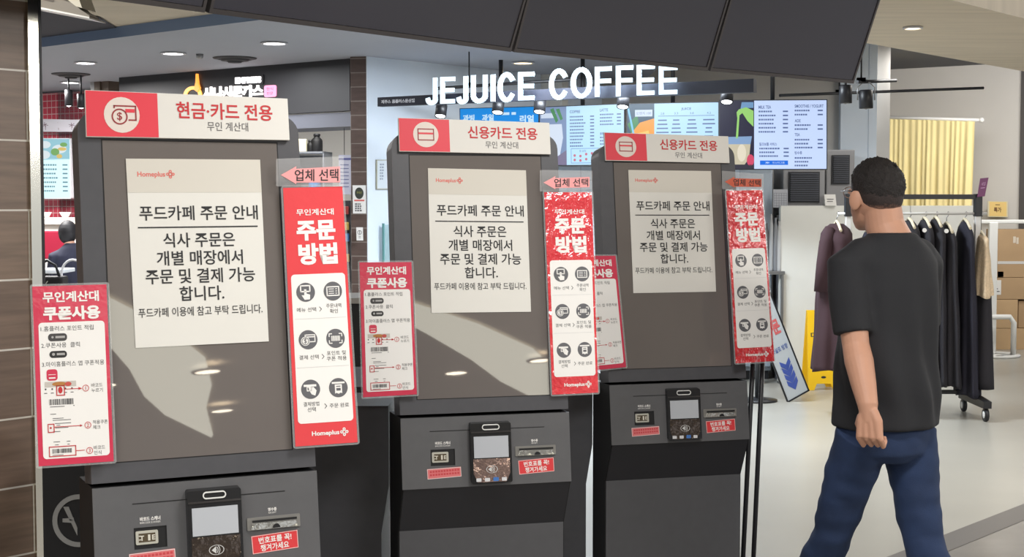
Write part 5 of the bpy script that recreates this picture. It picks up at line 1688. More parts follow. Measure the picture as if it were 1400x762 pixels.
# ------------------------------------------------------------------ tilted direction board on its post
db = at(1061, 540, 11.75)
t = thing('direction_board', 'slanting white board with blue chevrons and black frame on a dark post', 'sign', (db.x, db.y, 0), 0)
o = t.location
px4 = [(1021, 405), (1049, 391), (1105.5, 534), (1077, 550)]
s = quad_sheet(px4, 11.7, 60, 300)
s.put('board', mat('board_white', (186, 189, 190), 0.4), Art().rect(0, 0, 60, 300), t, 0, 0.014, t)
s.put('frame', M_black, Art().frame(0, 0, 60, 300, 4), t, 0.006, 0.024, t)
ch = Art()
for k in range(4):
    y = 195 + k * 18
    ch.poly([(16, y), (30, y + 14), (44, y), (44, y + 14), (30, y + 32), (16, y + 14)])
s.put('chevrons', mat('chevron_blue', (64, 84, 160), 0.5), ch, t, 0.002, root=t)
s.put('red_lettering', mat('board_red', (206, 96, 96), 0.5), Art().text('주문', 30, 108, w=44, h=40, bold=0.04), t, 0.002, root=t)
s.put('blue_lettering', mat('board_blue', (84, 104, 160), 0.5), Art().text('화살표 방향', 30, 165, w=44, h=14, bold=0.02).text('따라가세요', 24, 215, w=22, h=8), t, 0.002, root=t)
c_ = s.P(12, 60, -0.03) - o
MB().tube([(c_.x, c_.y + 0.02, 0.02), (c_.x, c_.y + 0.02, 1.2)], 0.02, 10).box(c_.x - 0.02, c_.x + 0.02, c_.y - 0.01, c_.y + 0.03, 0.9, 1.0).build('post', mat('post_dark', (58, 60, 64), 0.5), t)
MB().lathe([(0.16, 0), (0.16, 0.015), (0.03, 0.03)], (c_.x, c_.y + 0.02, 0), 24).build('base', M_black, t)

# ------------------------------------------------------------------ clothes rack
YK = 10.9
ra, rb = at(1160, 268, YK), at(1337, 268, YK)
zb_ = 1.645
t = thing('clothes_rack', 'black and white wheeled clothes rack behind the man', 'rack', ((ra.x + rb.x) / 2, YK, 0), 0)
o = t.location
xa, xb_ = ra.x - o.x, rb.x - o.x
MB().box(xa, xb_, -0.018, 0.018, zb_ - 0.018, zb_ + 0.018, 0.004).build('top_bar', M_black, t)
for x in (xa, xb_):
    MB().box(x - 0.026, x + 0.026, -0.03, 0.03, 1.5, zb_ + 0.022, 0.004).build('corner_bracket', M_black, t)
    MB().box(x - 0.02, x + 0.02, -0.02, 0.02, 0.2, 1.5, 0.004).build('post', mat('rack_white', (222, 220, 216), 0.4), t)
    MB().box(x - 0.035, x + 0.035, -0.03, 0.03, 0.15, 0.22, 0.004).prism([(-0.3, 0.1), (-0.3, 0.15), (0, 0.17), (0.3, 0.15), (0.3, 0.1)], x - 0.03, x + 0.03, 'YZ').build('foot', M_black, t)
    for yy in (-0.26, 0.26):
        w_ = MB().lathe([(0.02, -0.014), (0.046, -0.014), (0.05, -0.008), (0.05, 0.008), (0.046, 0.014), (0.02, 0.014)], (x, yy, 0.05), 20, 'X').build('caster', M_black, t)
        MB().lathe([(0.001, -0.016), (0.026, -0.016), (0.026, 0.016), (0.001, 0.016)], (x, yy, 0.05), 16, 'X').build('hub', M_white, w_)
MB().box(xa, xb_, -0.015, 0.015, 0.17, 0.2, 0.003).build('lower_bar', M_black, t)
HZ = 1.52
MB().tube([(xa - 0.08, 0, HZ), (xb_ + 0.07, 0, HZ)], 0.01, 8).build('hanging_rail', mat('rail_white', (206, 204, 200), 0.35), t)
s = Sheet(at(1341, 244, YK - 0.05), at(1351, 243, YK - 0.05), at(1346, 268, YK - 0.05), at(1337, 269, YK - 0.05), 10, 25)
t = thing('rack_tag', 'purple price tag standing on the right end of the clothes rack', 'tag', s.base(), 0)
s.put('card', mat('tag_purple', (112, 44, 96), 0.4), Art().rect(-0.6, 0, 10.6, 25.5), t, 0, 0.008, t)
s.put('lettering', mat('tag_print', (196, 150, 190), 0.5), Art().text('세일', 5, 8, w=6, h=5).rect(2, 13, 8, 14), t, 0.001, root=t)


def garment(px, py0, py1, label, m, wt, wb, dy, hang=True, seed=1, cat='garment', sleeve=None, skirt=None, lx=0.0, name='hanging_garment', Y=YK):
    """clothes on a hanger seen mostly edge-on: width wt at the shoulder, wb at the hem along the rail, depth dy across it"""
    top, bot = at(px, py0, Y), at(px + lx, py1, Y)
    t = thing(name, label, cat, (top.x, Y, HZ), 0, 'garments on the clothes rack')
    rr = random.Random(seed)
    ph = rr.uniform(0, 6)
    rings = []
    n, seg = 30, 56
    zt, zb = top.z - HZ, bot.z - HZ
    dx = bot.x - top.x
    for i in range(n + 1):
        v = i / n
        z = zt + (zb - zt) * v
        sh = min(1, (v / 0.06) ** 0.6) if v < 0.06 else 1
        w = (wt + (wb - wt) * v ** 0.8) / 2 * (0.45 + 0.55 * sh)
        d = dy / 2 * (0.3 + 0.7 * min(1, (v / 0.10) ** 0.7 if v < 0.10 else 1)) * (1 + 0.1 * v)
        rg = []
        for k in range(seg):
            a = 2 * math.pi * k / seg
            f = 1 + v * (0.10 * math.sin(5 * a + ph + v) + 0.07 * math.sin(9 * a + 2 * ph)) + 0.03 * math.sin(14 * v + ph + 2 * a)
            rg.append(Vector((dx * v + w * math.cos(a) * f, d * math.sin(a) * f, z + (0.012 * math.sin(3 * a + ph) if i == n else 0))))
        rings.append(rg)
    MB().loft(rings).build('cloth', m, t)
    if sleeve:
        for sx in sleeve:
            L_ = 0.62 * abs(zb - zt) if abs(zb - zt) < 0.9 else 0.5
            y_ = -dy / 2 * 0.7
            MB().tube([(sx * wt * 0.34, y_ * 0.7, zt - 0.03), (sx * wt * 0.5, y_, zt - 0.14), (sx * (wt * 0.54 + 0.012), y_ * 1.05, zt - L_ * 0.6), (sx * (wt * 0.54 + 0.02), y_ * 1.0, zt - L_)], [0.035, 0.05, 0.05, 0.056], 18).build('sleeve', m, t)
    hg = MB()
    hg.tube([(0.0, 0, 0.0), (0.012, 0, 0.016), (0.022, 0, 0.002), (0.012, 0, -0.015), (0.0, 0, -0.03), (0, 0, zt + 0.015)], 0.0035, 6)
    h_ = hg.build('hook', M_steel, t)
    MB().tube([(0, -dy * 0.42, zt - 0.05), (0, -dy * 0.2, zt - 0.005), (0, 0, zt + 0.02), (0, dy * 0.2, zt - 0.005), (0, dy * 0.42, zt - 0.05)], 0.011, 8).build('hanger_shoulder', mat('hanger_wood', (226, 214, 186), 0.5), t)
    return t


M_maroon = mat('cloth_maroon', (56, 33, 39), 0.85, bump=0.1, bscale=60)
M_blackcloth = mat('cloth_black', (36, 34, 40), 0.85, bump=0.1, bscale=60)
M_navycloth = mat('cloth_navy', (34, 33, 46), 0.85, bump=0.1, bscale=60)
garment(1144, 306, 506, 'maroon long coat hanging at the left end of the clothes rack', M_maroon, 0.21, 0.30, 0.34, sleeve=(-1,), seed=3, lx=-6)
garment(1186, 318, 640, 'dark long dress on the rack hidden behind the man, beside the maroon coat', M_navycloth, 0.10, 0.14, 0.32, seed=4, lx=4)
garment(1243, 302, 520, 'black garment just right of the man’s head on a pale hanger', M_blackcloth, 0.13, 0.2, 0.36, seed=5)
garment(1264, 301, 523, 'black garment with white round tag, second right of the man’s head', M_blackcloth, 0.10, 0.14, 0.36, seed=6)
garment(1279, 300, 524, 'black jacket on the rack above the man’s shoulder', M_blackcloth, 0.10, 0.14, 0.36, seed=7)
garment(1294, 308, 527, 'black dress with white size tag right behind the man’s shoulder', M_blackcloth, 0.09, 0.16, 0.36, seed=8, lx=3)
garment(1319, 303, 540, 'long navy black dress on the right half of the rack', M_navycloth, 0.08, 0.15, 0.34, seed=9, lx=3)
t = garment(1341, 320, 405, 'cream lace top over a black skirt at the right end of the rack', mat('lace_cream', (222, 198, 166), 0.8, var=0.12, vscale=70, bump=0.5, bscale=120), 0.06, 0.135, 0.3, seed=10, lx=0)
sk = [[Vector((0.01 + (0.055 + 0.035 * i / 10) * math.cos(a) * (1 + 0.1 * math.sin(6 * a)), (0.14 + 0.03 * i / 10) * math.sin(a), at(1341, 395, YK).z - HZ - 0.74 * i / 10)) for a in [2 * math.pi * k / 40 for k in range(40)]] for i in range(11)]
MB().loft(sk).build('skirt', M_blackcloth, t)
for px, py, lb in ((1264, 315, 'round white tag on the black garment, left one of the rack tags'), (1294, 316, 'white size tag on the black dress behind the man’s shoulder')):
    p = at(px, py, YK - 0.2)
    k = MB().lathe([(0.016, -0.002), (0.016, 0.002), (0.001, 0.002)], (0, 0, 0), 16, 'Y').build('size_tag', M_white)
    tag(k, lb, 'tag', 'white size tags').location = p

# ------------------------------------------------------------------ people
M_skin = mat('skin', (204, 154, 128), 0.55, var=0.05, vscale=14, bump=0.05, bscale=180)
M_hair = mat('black_hair', (34, 29, 28), 0.6, var=0.3, vscale=90, bump=0.6, bscale=260)
M_tee = mat('black_tshirt', (37, 38, 42), 0.85, var=0.06, vscale=5, bump=0.12, bscale=400)
M_jean = mat('blue_denim', (36, 54, 88), 0.85, var=0.18, vscale=9, bump=0.15, bscale=300)


def merged(name, mb, m, parent, voxel, smooth=4, disp=None, factor=0.5):
    """one continuous skin over overlapping volumes"""
    me = bpy.data.meshes.new(name)
    me.from_pydata([tuple(v) for v in mb.v], [], mb.f)
    bm = bmesh.new()
    bm.from_mesh(me)
    bmesh.ops.recalc_face_normals(bm, faces=bm.faces[:])
    bm.to_mesh(me)
    bm.free()
    o = bpy.data.objects.new(name, me)
    COL.objects.link(o)
    r = o.modifiers.new('remesh', 'REMESH')
    r.mode = 'VOXEL'
    r.voxel_size = voxel
    r.use_smooth_shade = True
    s = o.modifiers.new('smooth', 'SMOOTH')
    s.iterations = smooth
    s.factor = factor
    dg = bpy.context.evaluated_depsgraph_get()
    me2 = bpy.data.meshes.new_from_object(o.evaluated_get(dg))
    bpy.data.objects.remove(o)
    me2.name = name
    if disp:
        ns = [v.normal.copy() for v in me2.vertices]
        for v, n in zip(me2.vertices, ns):
            v.co += disp(v.co, n)
    me2.materials.clear()
    for p in me2.polygons:
        p.use_smooth = True
    return link(name, me2, m, parent)


TH = R(27)
BASE = Vector((1.208, 4.7, 0))
man = thing('person', 'man in black t-shirt and blue jeans walking away past the kiosks, seen from behind', 'person', BASE, TH)
_inv = (Matrix.Translation(BASE) @ Matrix.Rotation(TH, 4, 'Z')).inverted()


def wl(px, py, Y):
    return _inv @ at(px, py, Y)


def along(a, b, t):
    return Vector(a).lerp(Vector(b), t)


HR = Matrix.Rotation(R(-5), 3, 'Z')                     # the head looks a little more to the right than the trunk
# joints in the man's own space: x right, y forward, z up
HC = Vector((-0.026, 0.028, 1.630))
shL, shR = Vector((-0.172, -0.005, 1.405)), Vector((0.165, 0.02, 1.405))
elL = wl(1170, 472, 4.56)
wrL = wl(1188, 562, 4.44)
hipL, hipR = Vector((-0.09, 0, 0.88)), Vector((0.09, 0, 0.88))
knL, anL = Vector((-0.095, 0.135, 0.52)), Vector((-0.09, 0.38, 0.10))
knR, anR = Vector((0.085, -0.085, 0.52)), Vector((0.085, -0.30, 0.145))
body = MB()
# head
n0 = len(body.v)
body.ellipsoid(HC, (0.074, 0.096, 0.100), 28, 18)
body.ellipsoid(HC + Vector((0, 0.026, -0.045)), (0.064, 0.070, 0.074), 24, 16)
body.loft([[HC + Vector((w * math.cos(a), y + d * math.sin(a), z)) for a in [2 * math.pi * k / 24 for k in range(24)]] for z, w, d, y in ((-0.02, 0.066, 0.075, 0.018), (-0.06, 0.062, 0.070, 0.022), (-0.09, 0.052, 0.056, 0.035), (-0.112, 0.034, 0.036, 0.052), (-0.12, 0.016, 0.018, 0.062))])
body.loft([[HC + Vector((x * k, y + 0.0, z)) for x, k in ()] or [HC + Vector((0.012 * w * math.cos(a), 0.094 + l + 0.008 * w * math.sin(a), z)) for a in [2 * math.pi * i / 10 for i in range(10)]] for z, w, l in ((0.012, 0.7, -0.004), (-0.012, 0.9, 0.006), (-0.032, 1.25, 0.014), (-0.042, 1.0, 0.006))])
body.ellipsoid(HC + Vector((0, 0.094, -0.068)), (0.024, 0.012, 0.012), 16, 8)
for sx in (-1, 1):
    ec = HC + Vector((sx * 0.083, -0.002, -0.022))
    body.ellipsoid(ec, (0.009, 0.021, 0.033), 16, 10, Matrix.Rotation(sx * -0.5, 3, 'Z'))
    body.ellipsoid(ec + Vector((sx * -0.004, 0.006, -0.022)), (0.008, 0.011, 0.013), 12, 8)
    body.ellipsoid(HC + Vector((sx * 0.034, 0.082, 0.006)), (0.018, 0.012, 0.011), 12, 8)
for q_ in range(n0, len(body.v)):
    body.v[q_] = HC + HR @ (body.v[q_] - HC)
# neck and trunk
body.tube([HC + Vector((0, -0.024, -0.03)), HC + Vector((0.008, -0.032, -0.10)), Vector((-0.004, -0.028, 1.475)), Vector((0, -0.02, 1.40))], [0.060, 0.062, 0.068, 0.10], 24)
for a_, b_ in ((shL, 1), (shR, 1)):
    body.tube([Vector((0, -0.015, 1.435)), along((0, -0.015, 1.425), a_ - Vector((0, 0, 0.015)), 0.6), a_ - Vector((0, 0, 0.015))], [0.055, 0.046, 0.042], 20)
tr_ = []
for z, w, d in ((1.44, 0.11, 0.075), (1.36, 0.145, 0.095), (1.22, 0.145, 0.10), (1.08, 0.14, 0.10), (0.95, 0.14, 0.10), (0.86, 0.14, 0.098), (0.80, 0.10, 0.08)):
    tr_.append([Vector((w * math.cos(2 * math.pi * k / 32), -0.005 + d * math.sin(2 * math.pi * k / 32), z)) for k in range(32)])
body.loft(tr_)
# arms
body.tube([shL, along(shL, elL, 0.5), elL, along(elL, wrL, 0.25), along(elL, wrL, 0.6), along(elL, wrL, 0.92), wrL + Vector((0, 0, -0.035))], [0.05, 0.047, 0.042, 0.045, 0.039, 0.031, 0.022], 20)
elR, wrR = Vector((0.215, 0.08, 1.15)), Vector((0.20, 0.20, 0.96))
body.tube([shR, along(shR, elR, 0.5), elR, along(elR, wrR, 0.3), wrR], [0.05, 0.048, 0.041, 0.043, 0.028], 20)


def hand(w, down, palm, fwd, k=1.0):
    """loosely closed hand: w wrist, down along the palm, palm the way the palm faces, fwd towards the thumb side"""
    down, palm, fwd = down.normalized(), palm.normalized(), fwd.normalized()
    P = lambda d, p, f: w + down * (d * k) + palm * (p * k) + fwd * (f * k)
    for f0, f1 in ((-0.026, -0.030), (-0.008, -0.010), (0.010, 0.011), (0.024, 0.031)):
        body.tube([P(0.0, 0, f0 * 0.4), P(0.03, -0.001, f0), P(0.082, -0.003, f1)], [0.018, 0.0165, 0.0125], 12)
    for f, L1, L2, L3, bend in ((-0.0335, 0.031, 0.021, 0.016, -0.15), (-0.0115, 0.038, 0.026, 0.018, 0.05), (0.0115, 0.041, 0.028, 0.019, 0.06), (0.0345, 0.037, 0.025, 0.018, -0.1)):
        a0, a1, a2 = R(50 + bend * 60), R(128), R(190)
        p0 = (0.082, -0.003)
        p1 = (p0[0] + L1 * math.cos(a0), p0[1] + L1 * math.sin(a0))
        p2 = (p1[0] + L2 * math.cos(a1), p1[1] + L2 * math.sin(a1))
        p3 = (p2[0] + L3 * math.cos(a2), p2[1] + L3 * math.sin(a2))
        body.tube([P(p0[0] - 0.012, p0[1], f), P(p0[0], p0[1], f), P(p1[0], p1[1], f * 0.97), P(p2[0], p2[1], f * 0.93), P(p3[0], p3[1], f * 0.9)], [0.0095, 0.0102, 0.0088, 0.0080, 0.0068], 10)
    body.tube([P(0.018, 0.006, 0.026), P(0.045, 0.020, 0.043), P(0.075, 0.034, 0.040), P(0.095, 0.042, 0.026)], [0.015, 0.0135, 0.0108, 0.0088], 10)


dn = (wrL - elL).normalized() * 0.4 + Vector((0, 0, -1)) * 0.9
hand(wrL, dn, Vector((0.90, 0.43, 0.0)), Vector((-0.43, 0.90, 0)), 1.02)
hand(wrR, (wrR - elR), Vector((-1, 0.1, 0)), Vector((0, 0.6, 0.8)), 0.98)
# legs
for hp, kn, an in ((hipL, knL, anL), (hipR, knR, anR)):
    body.tube([hp + Vector((0.012 if hp.x < 0 else -0.012, 0, -0.02)), along(hp, kn, 0.4), kn, along(kn, an, 0.3), along(kn, an, 0.7), an], [0.060, 0.062, 0.050, 0.050, 0.042, 0.036], 20)
fL = [(anL + Vector((0, -0.03, -0.03))), anL + Vector((0, 0.06, -0.055)), anL + Vector((0, 0.15, -0.07))]
fR = [(anR + Vector((0, -0.035, -0.045))), anR + Vector((0, 0.05, -0.095)), anR + Vector((0, 0.12, -0.118))]
for fp_ in (fL, fR):
    body.tube(fp_, [0.034, 0.034, 0.022], 14)
merged('body', body, M_skin, man, 0.0029, 4)
# hair: thick cap, with a close-cropped band below it
def hair_shell(low_of, g_of, rows, lumps):
    out_ = []
    NS = 140
    for i in range(rows + 1):
        u = i / rows
        rg = []
        for k in range(NS):
            a = 2 * math.pi * k / NS
            cy_, cx_ = math.sin(a), math.cos(a)             # cy_ > 0 is the face side
            th = max(0.02, R(low_of(cx_, cy_, a)) * u)
            d = Vector((math.sin(th) * cx_, math.sin(th) * cy_, math.cos(th)))
            g = g_of(u)
            if lumps:
                g += (0.004 * noise.noise(d * 8) + 0.005 * noise.noise(Vector((d.x * 30, d.y * 18, d.z * 30)))) * min(1, (1 - u) * 4)
            rg.append(HC + Vector((d.x * (0.074 + g), d.y * (0.096 + g), d.z * (0.100 + g + 0.003 * (1 - u)))))
        out_.append(rg)
    return out_


def low_main(cx_, cy_, a):
    front, backk, side = max(0, cy_), max(0, -cy_), abs(cx_)
    l_ = 96 + 13 * backk ** 0.8 - 40 * front ** 1.3 + 1.5 * math.sin(11 * a)
    return l_


hair = MB()
hair.loft(hair_shell(low_main, lambda u: 0.0135 - 0.0165 * max(0, (u - 0.55) / 0.45) ** 1.6, 40, True), True)
for k in range(46):                                          # short tufts on the crown
    a = random.uniform(0, 6.28)
    rr_ = random.uniform(0.0, 0.055)
    p = HC + Vector((rr_ * math.cos(a), rr_ * math.sin(a) * 1.2 - 0.01, 0.108 - rr_ * 0.25))
    hair.tube([p - Vector((0, 0, 0.008)), p + Vector((random.uniform(-0.012, 0.012), random.uniform(-0.006, 0.014), random.uniform(0.000, 0.006)))], 0.005, 5, 0.0006)
fade = MB()
fade.loft(hair_shell(lambda cx_, cy_, a: low_main(cx_, cy_, a) + 8 + 20 * max(0, -cy_) ** 0.8 + 3 * math.sin(5 * a) * max(0, -cy_), lambda u: 0.0035 - 0.006 * max(0, (u - 0.8) / 0.2), 26, False), True)
fade.v = [HC + HR @ (p - HC) for p in fade.v]
M_crop = mat('cropped_hair_dark', (52, 42, 40), 0.7, var=0.3, vscale=160, bump=0.3, bscale=300)
_nt = M_crop.node_tree                                       # the crop thins out towards the nape: skin shows between the hairs
_b = _nt.nodes['Principled BSDF']
_src = _b.inputs['Base Color'].links[0].from_socket
_tc = _nt.nodes.new('ShaderNodeTexCoord')
_sx = _nt.nodes.new('ShaderNodeSeparateXYZ')
_nt.links.new(_tc.outputs['Object'], _sx.inputs[0])
_nz = _nt.nodes.new('ShaderNodeTexNoise')
_nz.inputs['Scale'].default_value = 120
_nt.links.new(_tc.outputs['Object'], _nz.inputs['Vector'])
_ad = _nt.nodes.new('ShaderNodeMath')
_ad.operation = 'MULTIPLY_ADD'
_ad.inputs[1].default_value = 0.03
_nt.links.new(_nz.outputs['Fac'], _ad.inputs[0])
_nt.links.new(_sx.outputs['Z'], _ad.inputs[2])
_mr = _nt.nodes.new('ShaderNodeMapRange')
_mr.inputs['From Min'].default_value = 1.566
_mr.inputs['From Max'].default_value = 1.610
_nt.links.new(_ad.outputs[0], _mr.inputs['Value'])
_mx = _nt.nodes.new('ShaderNodeMix')
_mx.data_type = 'RGBA'
_mx.inputs[6].default_value = (lin(196), lin(146), lin(122), 1)
_nt.links.new(_mr.outputs['Result'], _mx.inputs[0])
_nt.links.new(_src, _mx.inputs[7])
_nt.links.new(_mx.outputs[2], _b.inputs['Base Color'])
fade.build('cropped_hair', M_crop, man)
hair.v = [HC + HR @ (p - HC) for p in hair.v]
hair.build('hair', M_hair, man)
# spectacles
gl = MB()
for sx in (-1, 1):
    gl.tube([HC + Vector((sx * 0.081, -0.012, -0.002)), HC + Vector((sx * 0.083, 0.02, 0.008)), HC + Vector((sx * 0.072, 0.09, 0.008))], 0.0022, 6)
gl.v = [HC + HR @ (p - HC) for p in gl.v]
gl_o = gl.build('spectacles', M_black, man)
ln_ = MB()
for sx in (-1, 1):
    ln_.tube([HC + Vector((sx * 0.034 + 0.024 * math.cos(a), 0.098, 0.004 + 0.018 * math.sin(a))) for a in [2 * math.pi * k / 16 for k in range(17)]], 0.0018, 5)
ln_.v = [HC + HR @ (p - HC) for p in ln_.v]
ln_.build('lens_rim', M_metal, gl_o)
# t-shirt
tee = MB()
rows = []
for z, w, d, cx_, cy_ in ((1.506, 0.072, 0.072, -0.006, -0.026), (1.480, 0.098, 0.082, -0.003, -0.022), (1.452, 0.140, 0.092, 0, -0.015), (1.41, 0.172, 0.108, 0, -0.01), (1.33, 0.174, 0.124, 0, -0.008), (1.22, 0.170, 0.130, 0, -0.004), (1.10, 0.172, 0.138, 0, 0), (0.98, 0.178, 0.145, 0, 0), (0.91, 0.181, 0.148, 0, 0.0), (0.880, 0.182, 0.149, 0, 0)):
    rows.append([Vector((cx_ + w * math.cos(2 * math.pi * k / 48), cy_ + d * math.sin(2 * math.pi * k / 48), z)) for k in range(48)])
tee.loft(rows)
eS = along(shL, elL, 0.86)
tee.tube([Vector((-0.055, -0.016, 1.442)), Vector((-0.115, -0.01, 1.425)), shL + Vector((-0.002, 0, -0.010)), along(shL, elL, 0.35), eS], [0.058, 0.066, 0.068, 0.065, 0.062], 28)
eS2 = along(shR, elR, 0.82)
tee.tube([Vector((0.055, -0.016, 1.442)), Vector((0.115, -0.005, 1.425)), shR + Vector((0.002, 0, -0.010)), along(shR, elR, 0.35), eS2], [0.058, 0.066, 0.068, 0.066, 0.062], 28)


def tee_fold(p, n):
    v = max(0, min(1, (1.42 - p.z) / 0.5))
    a = math.atan2(p.y, p.x)
    f = 0.010 * v * math.sin(8 * a + 1.8 * math.sin(p.z * 6)) + 0.005 * v * math.sin(p.z * 26 + 9 * p.x)
    f += 0.011 * noise.noise(Vector((p.x * 9, p.y * 9, p.z * 3.5)))
    f *= max(0.35, min(1, (p.z - 0.86) / 0.12))
    n = Vector((n.x, n.y, n.z * 0.2))
    return n * f


merged('t_shirt', tee, M_tee, man, 0.0075, 9, tee_fold)
# jeans
je = MB()
rows = []
for z, w, d in ((0.94, 0.150, 0.112), (0.86, 0.160, 0.122), (0.80, 0.155, 0.122), (0.77, 0.09, 0.09)):
    rows.append([Vector((w * math.cos(2 * math.pi * k / 40), d * math.sin(2 * math.pi * k / 40), z)) for k in range(40)])
je.loft(rows)
for hp, kn, an, rr in ((hipL, knL, anL, (0.092, 0.082, 0.068, 0.066, 0.064, 0.064)), (hipR, knR, anR, (0.092, 0.082, 0.066, 0.066, 0.065, 0.066))):
    je.tube([hp + Vector((0, -0.005, -0.02)), along(hp, kn, 0.45), kn, along(kn, an, 0.35), along(kn, an, 0.75), along(kn, an, 0.98)], list(rr), 28)


def jean_fold(p, n):
    f = 0.006 * noise.noise(Vector((p.x * 14, p.y * 14, p.z * 22))) + 0.004 * math.sin(p.z * 46 + p.x * 20 + p.y * 14) * max(0, 1 - abs(p.z - 0.52) / 0.16)
    f += 0.004 * math.sin(p.z * 55 + p.y * 10) * max(0, 1 - p.z / 0.3)
    return n * f


merged('jeans', je, M_jean, man, 0.0075, 3, jean_fold)
M_shoe = mat('dark_shoe', (48, 46, 48), 0.6)
M_sole = mat('shoe_sole', (196, 194, 188), 0.6)
for an, tip, nm in ((anL, 0.0, 'shoe'), (anR, 0.05, 'shoe')):
    h0 = an + Vector((0, -0.055, -0.1 + 0.045 + (0.0 if tip == 0 else -0.04)))
    sh = MB()
    heel_z = 0.045 if tip == 0 else 0.075
    pts_ = [Vector((an.x, an.y - 0.05, heel_z)), Vector((an.x, an.y + 0.02, heel_z + 0.004)), Vector((an.x, an.y + 0.12, 0.045)), Vector((an.x, an.y + 0.2, 0.038))]
    sh.tube(pts_, [0.042, 0.05, 0.044, 0.03], 18)
    sh.tube([Vector((an.x, an.y - 0.005, heel_z)), an + Vector((0, 0, 0.005))], [0.05, 0.046], 16)
    so_ = merged(nm, sh, M_shoe, man, 0.006, 3)
    ol = [(an.x + 0.048 * math.cos(a) * (0.9 if math.sin(a) < 0 else 1), an.y + 0.075 + 0.135 * math.sin(a)) for a in [2 * math.pi * k / 28 for k in range(28)]]
    sl_ = MB()
    sl_.add([(x, y, (0.0 if tip == 0 else max(0, (an.y + 0.07 - y) * 0.28))) for x, y in ol] + [(x, y, 0.022 + (0.0 if tip == 0 else max(0, (an.y + 0.07 - y) * 0.28))) for x, y in ol],
            [tuple(reversed(range(28))), tuple(range(28, 56))] + [(k, (k + 1) % 28, (k + 1) % 28 + 28, k + 28) for k in range(28)])
    sl_.build('sole', M_sole, so_)
# phone or card case edge showing at the waist
# ------------------------------------------------------------------ far customer
p2 = at(97, 380, 13.3)
cu = thing('person', 'person with round black hair and navy jacket seen from behind by the red tiles', 'person', (p2.x + 0.02, 13.3, 0), R(12))
b2 = MB()
hc2 = Vector((-0.045, 0.05, 1.335))
b2.ellipsoid(hc2, (0.07, 0.085, 0.095), 20, 14)
b2.ellipsoid(hc2 + Vector((0, 0.03, -0.05)), (0.05, 0.055, 0.055), 16, 10)
b2.ellipsoid(hc2 + Vector((0, 0.088, -0.03)), (0.012, 0.014, 0.018), 10, 8)
for sx in (-1, 1):
    b2.ellipsoid(hc2 + Vector((sx * 0.072, 0, -0.02)), (0.01, 0.018, 0.028), 10, 8)
b2.tube([hc2 + Vector((0, -0.01, -0.04)), Vector((-0.02, 0, 1.19))], [0.045, 0.05], 14)
b2.loft([[Vector((w * math.cos(2 * math.pi * k / 24), d * math.sin(2 * math.pi * k / 24), z)) for k in range(24)] for z, w, d in ((1.2, 0.07, 0.06), (1.12, 0.13, 0.08), (0.9, 0.12, 0.09), (0.7, 0.14, 0.1), (0.62, 0.1, 0.08))])
body = b2
for sx in (-1, 1):
    s_, e_, w_ = Vector((sx * 0.15, 0, 1.12)), Vector((sx * 0.19, 0.03, 0.9)), Vector((sx * 0.15, 0.2, 0.84))
    b2.tube([Vector((sx * 0.05, 0, 1.14)), s_, e_, w_], [0.05, 0.042, 0.035, 0.024], 14)
    hand(w_, w_ - e_, Vector((-sx, 0, -0.2)), Vector((0, 0.2, 1)), 0.85)
    b2.tube([Vector((sx * 0.07, 0, 0.7)), Vector((sx * 0.075, 0.02, 0.38)), Vector((sx * 0.075, 0, 0.08))], [0.066, 0.045, 0.033], 14)
    b2.tube([Vector((sx * 0.075, -0.03, 0.04)), Vector((sx * 0.08, 0.13, 0.028))], [0.034, 0.024], 12)
merged('body', b2, M_skin, cu, 0.005, 3)
hb = MB()
hb.loft([[hc2 + Vector(((0.085) * math.sin(R(l_)) * math.cos(a) * (1 if math.sin(a) < 0.75 else 0.96), (0.1) * math.sin(R(l_)) * math.sin(a) * (1 if math.sin(a) < 0 or l_ < 75 else 0.8), 0.11 * math.cos(R(l_)))) for a in [2 * math.pi * k / 32 for k in range(32)]] for l_ in (3, 18, 35, 52, 70, 85, 100, 115, 126)])
hb.ellipsoid(hc2 + Vector((0, -0.03, -0.03)), (0.078, 0.07, 0.08), 20, 12)
merged('hair', hb, mat('far_black_hair', (24, 22, 26), 0.6), cu, 0.006, 3)
jk = MB()
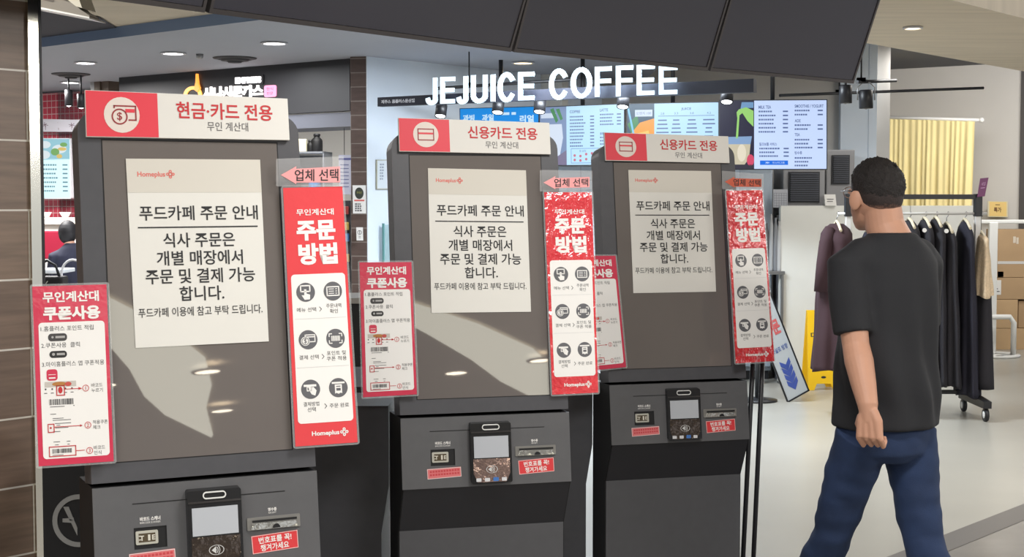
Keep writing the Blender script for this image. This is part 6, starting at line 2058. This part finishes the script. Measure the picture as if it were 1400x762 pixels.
jk.loft([[Vector((w * math.cos(2 * math.pi * k / 28), d * math.sin(2 * math.pi * k / 28), z)) for k in range(28)] for z, w, d in ((1.235, 0.06, 0.06), (1.19, 0.11, 0.085), (1.12, 0.17, 0.105), (0.9, 0.165, 0.12), (0.66, 0.175, 0.13), (0.62, 0.17, 0.125))])
for sx in (-1, 1):
    jk.tube([Vector((sx * 0.08, 0, 1.12)), Vector((sx * 0.155, 0, 1.11)), Vector((sx * 0.195, 0.03, 0.9)), Vector((sx * 0.158, 0.17, 0.85))], [0.075, 0.062, 0.052, 0.04], 16)
merged('jacket', jk, mat('navy_jacket', (36, 38, 58), 0.8, var=0.1), cu, 0.008, 3)
tz = MB()
tz.loft([[Vector((0.13 * math.cos(2 * math.pi * k / 24), 0.1 * math.sin(2 * math.pi * k / 24), z)) for k in range(24)] for z in (0.74, 0.64)])
for sx in (-1, 1):
    tz.tube([Vector((sx * 0.07, 0, 0.68)), Vector((sx * 0.075, 0.02, 0.38)), Vector((sx * 0.075, 0, 0.1))], [0.085, 0.06, 0.055], 16)
merged('trousers', tz, mat('dark_trousers', (34, 34, 40), 0.8), cu, 0.008, 3)
# hoop-backed chair by that customer
hp_ = at(100, 388, 12.6)
t = thing('hoop_chair', 'white hoop-backed chair against the edge of the nearest kiosk, by the dark haired person', 'chair', (hp_.x, 12.6, 0), 0)
mw = mat('hoop_white', (206, 206, 210), 0.3)
MB().tube([(0.1 * math.cos(a) - 0.0, 0.0, 0.98 + 0.13 * math.sin(a)) for a in [R(-60 + 300 * k / 20) for k in range(21)]], 0.011, 8).build('back_hoop', mw, t)
MB().lathe([(0.17, 0.72), (0.18, 0.735), (0.17, 0.75), (0.001, 0.75)], (0.0, -0.16, 0), 24).build('seat', M_black, t)
MB().tube([(-0.05, 0.0, 0.87), (-0.06, -0.03, 0.74)], 0.011, 8).tube([(0.05, 0.0, 0.87), (0.06, -0.03, 0.74)], 0.011, 8).build('back_post', mw, t)
for sx in (-1, 1):
    for sy_ in (-1, 1):
        MB().tube([(sx * 0.11, -0.16 + sy_ * 0.11, 0.73), (sx * 0.15, -0.16 + sy_ * 0.15, 0)], 0.012, 8).build('leg', mw, t)
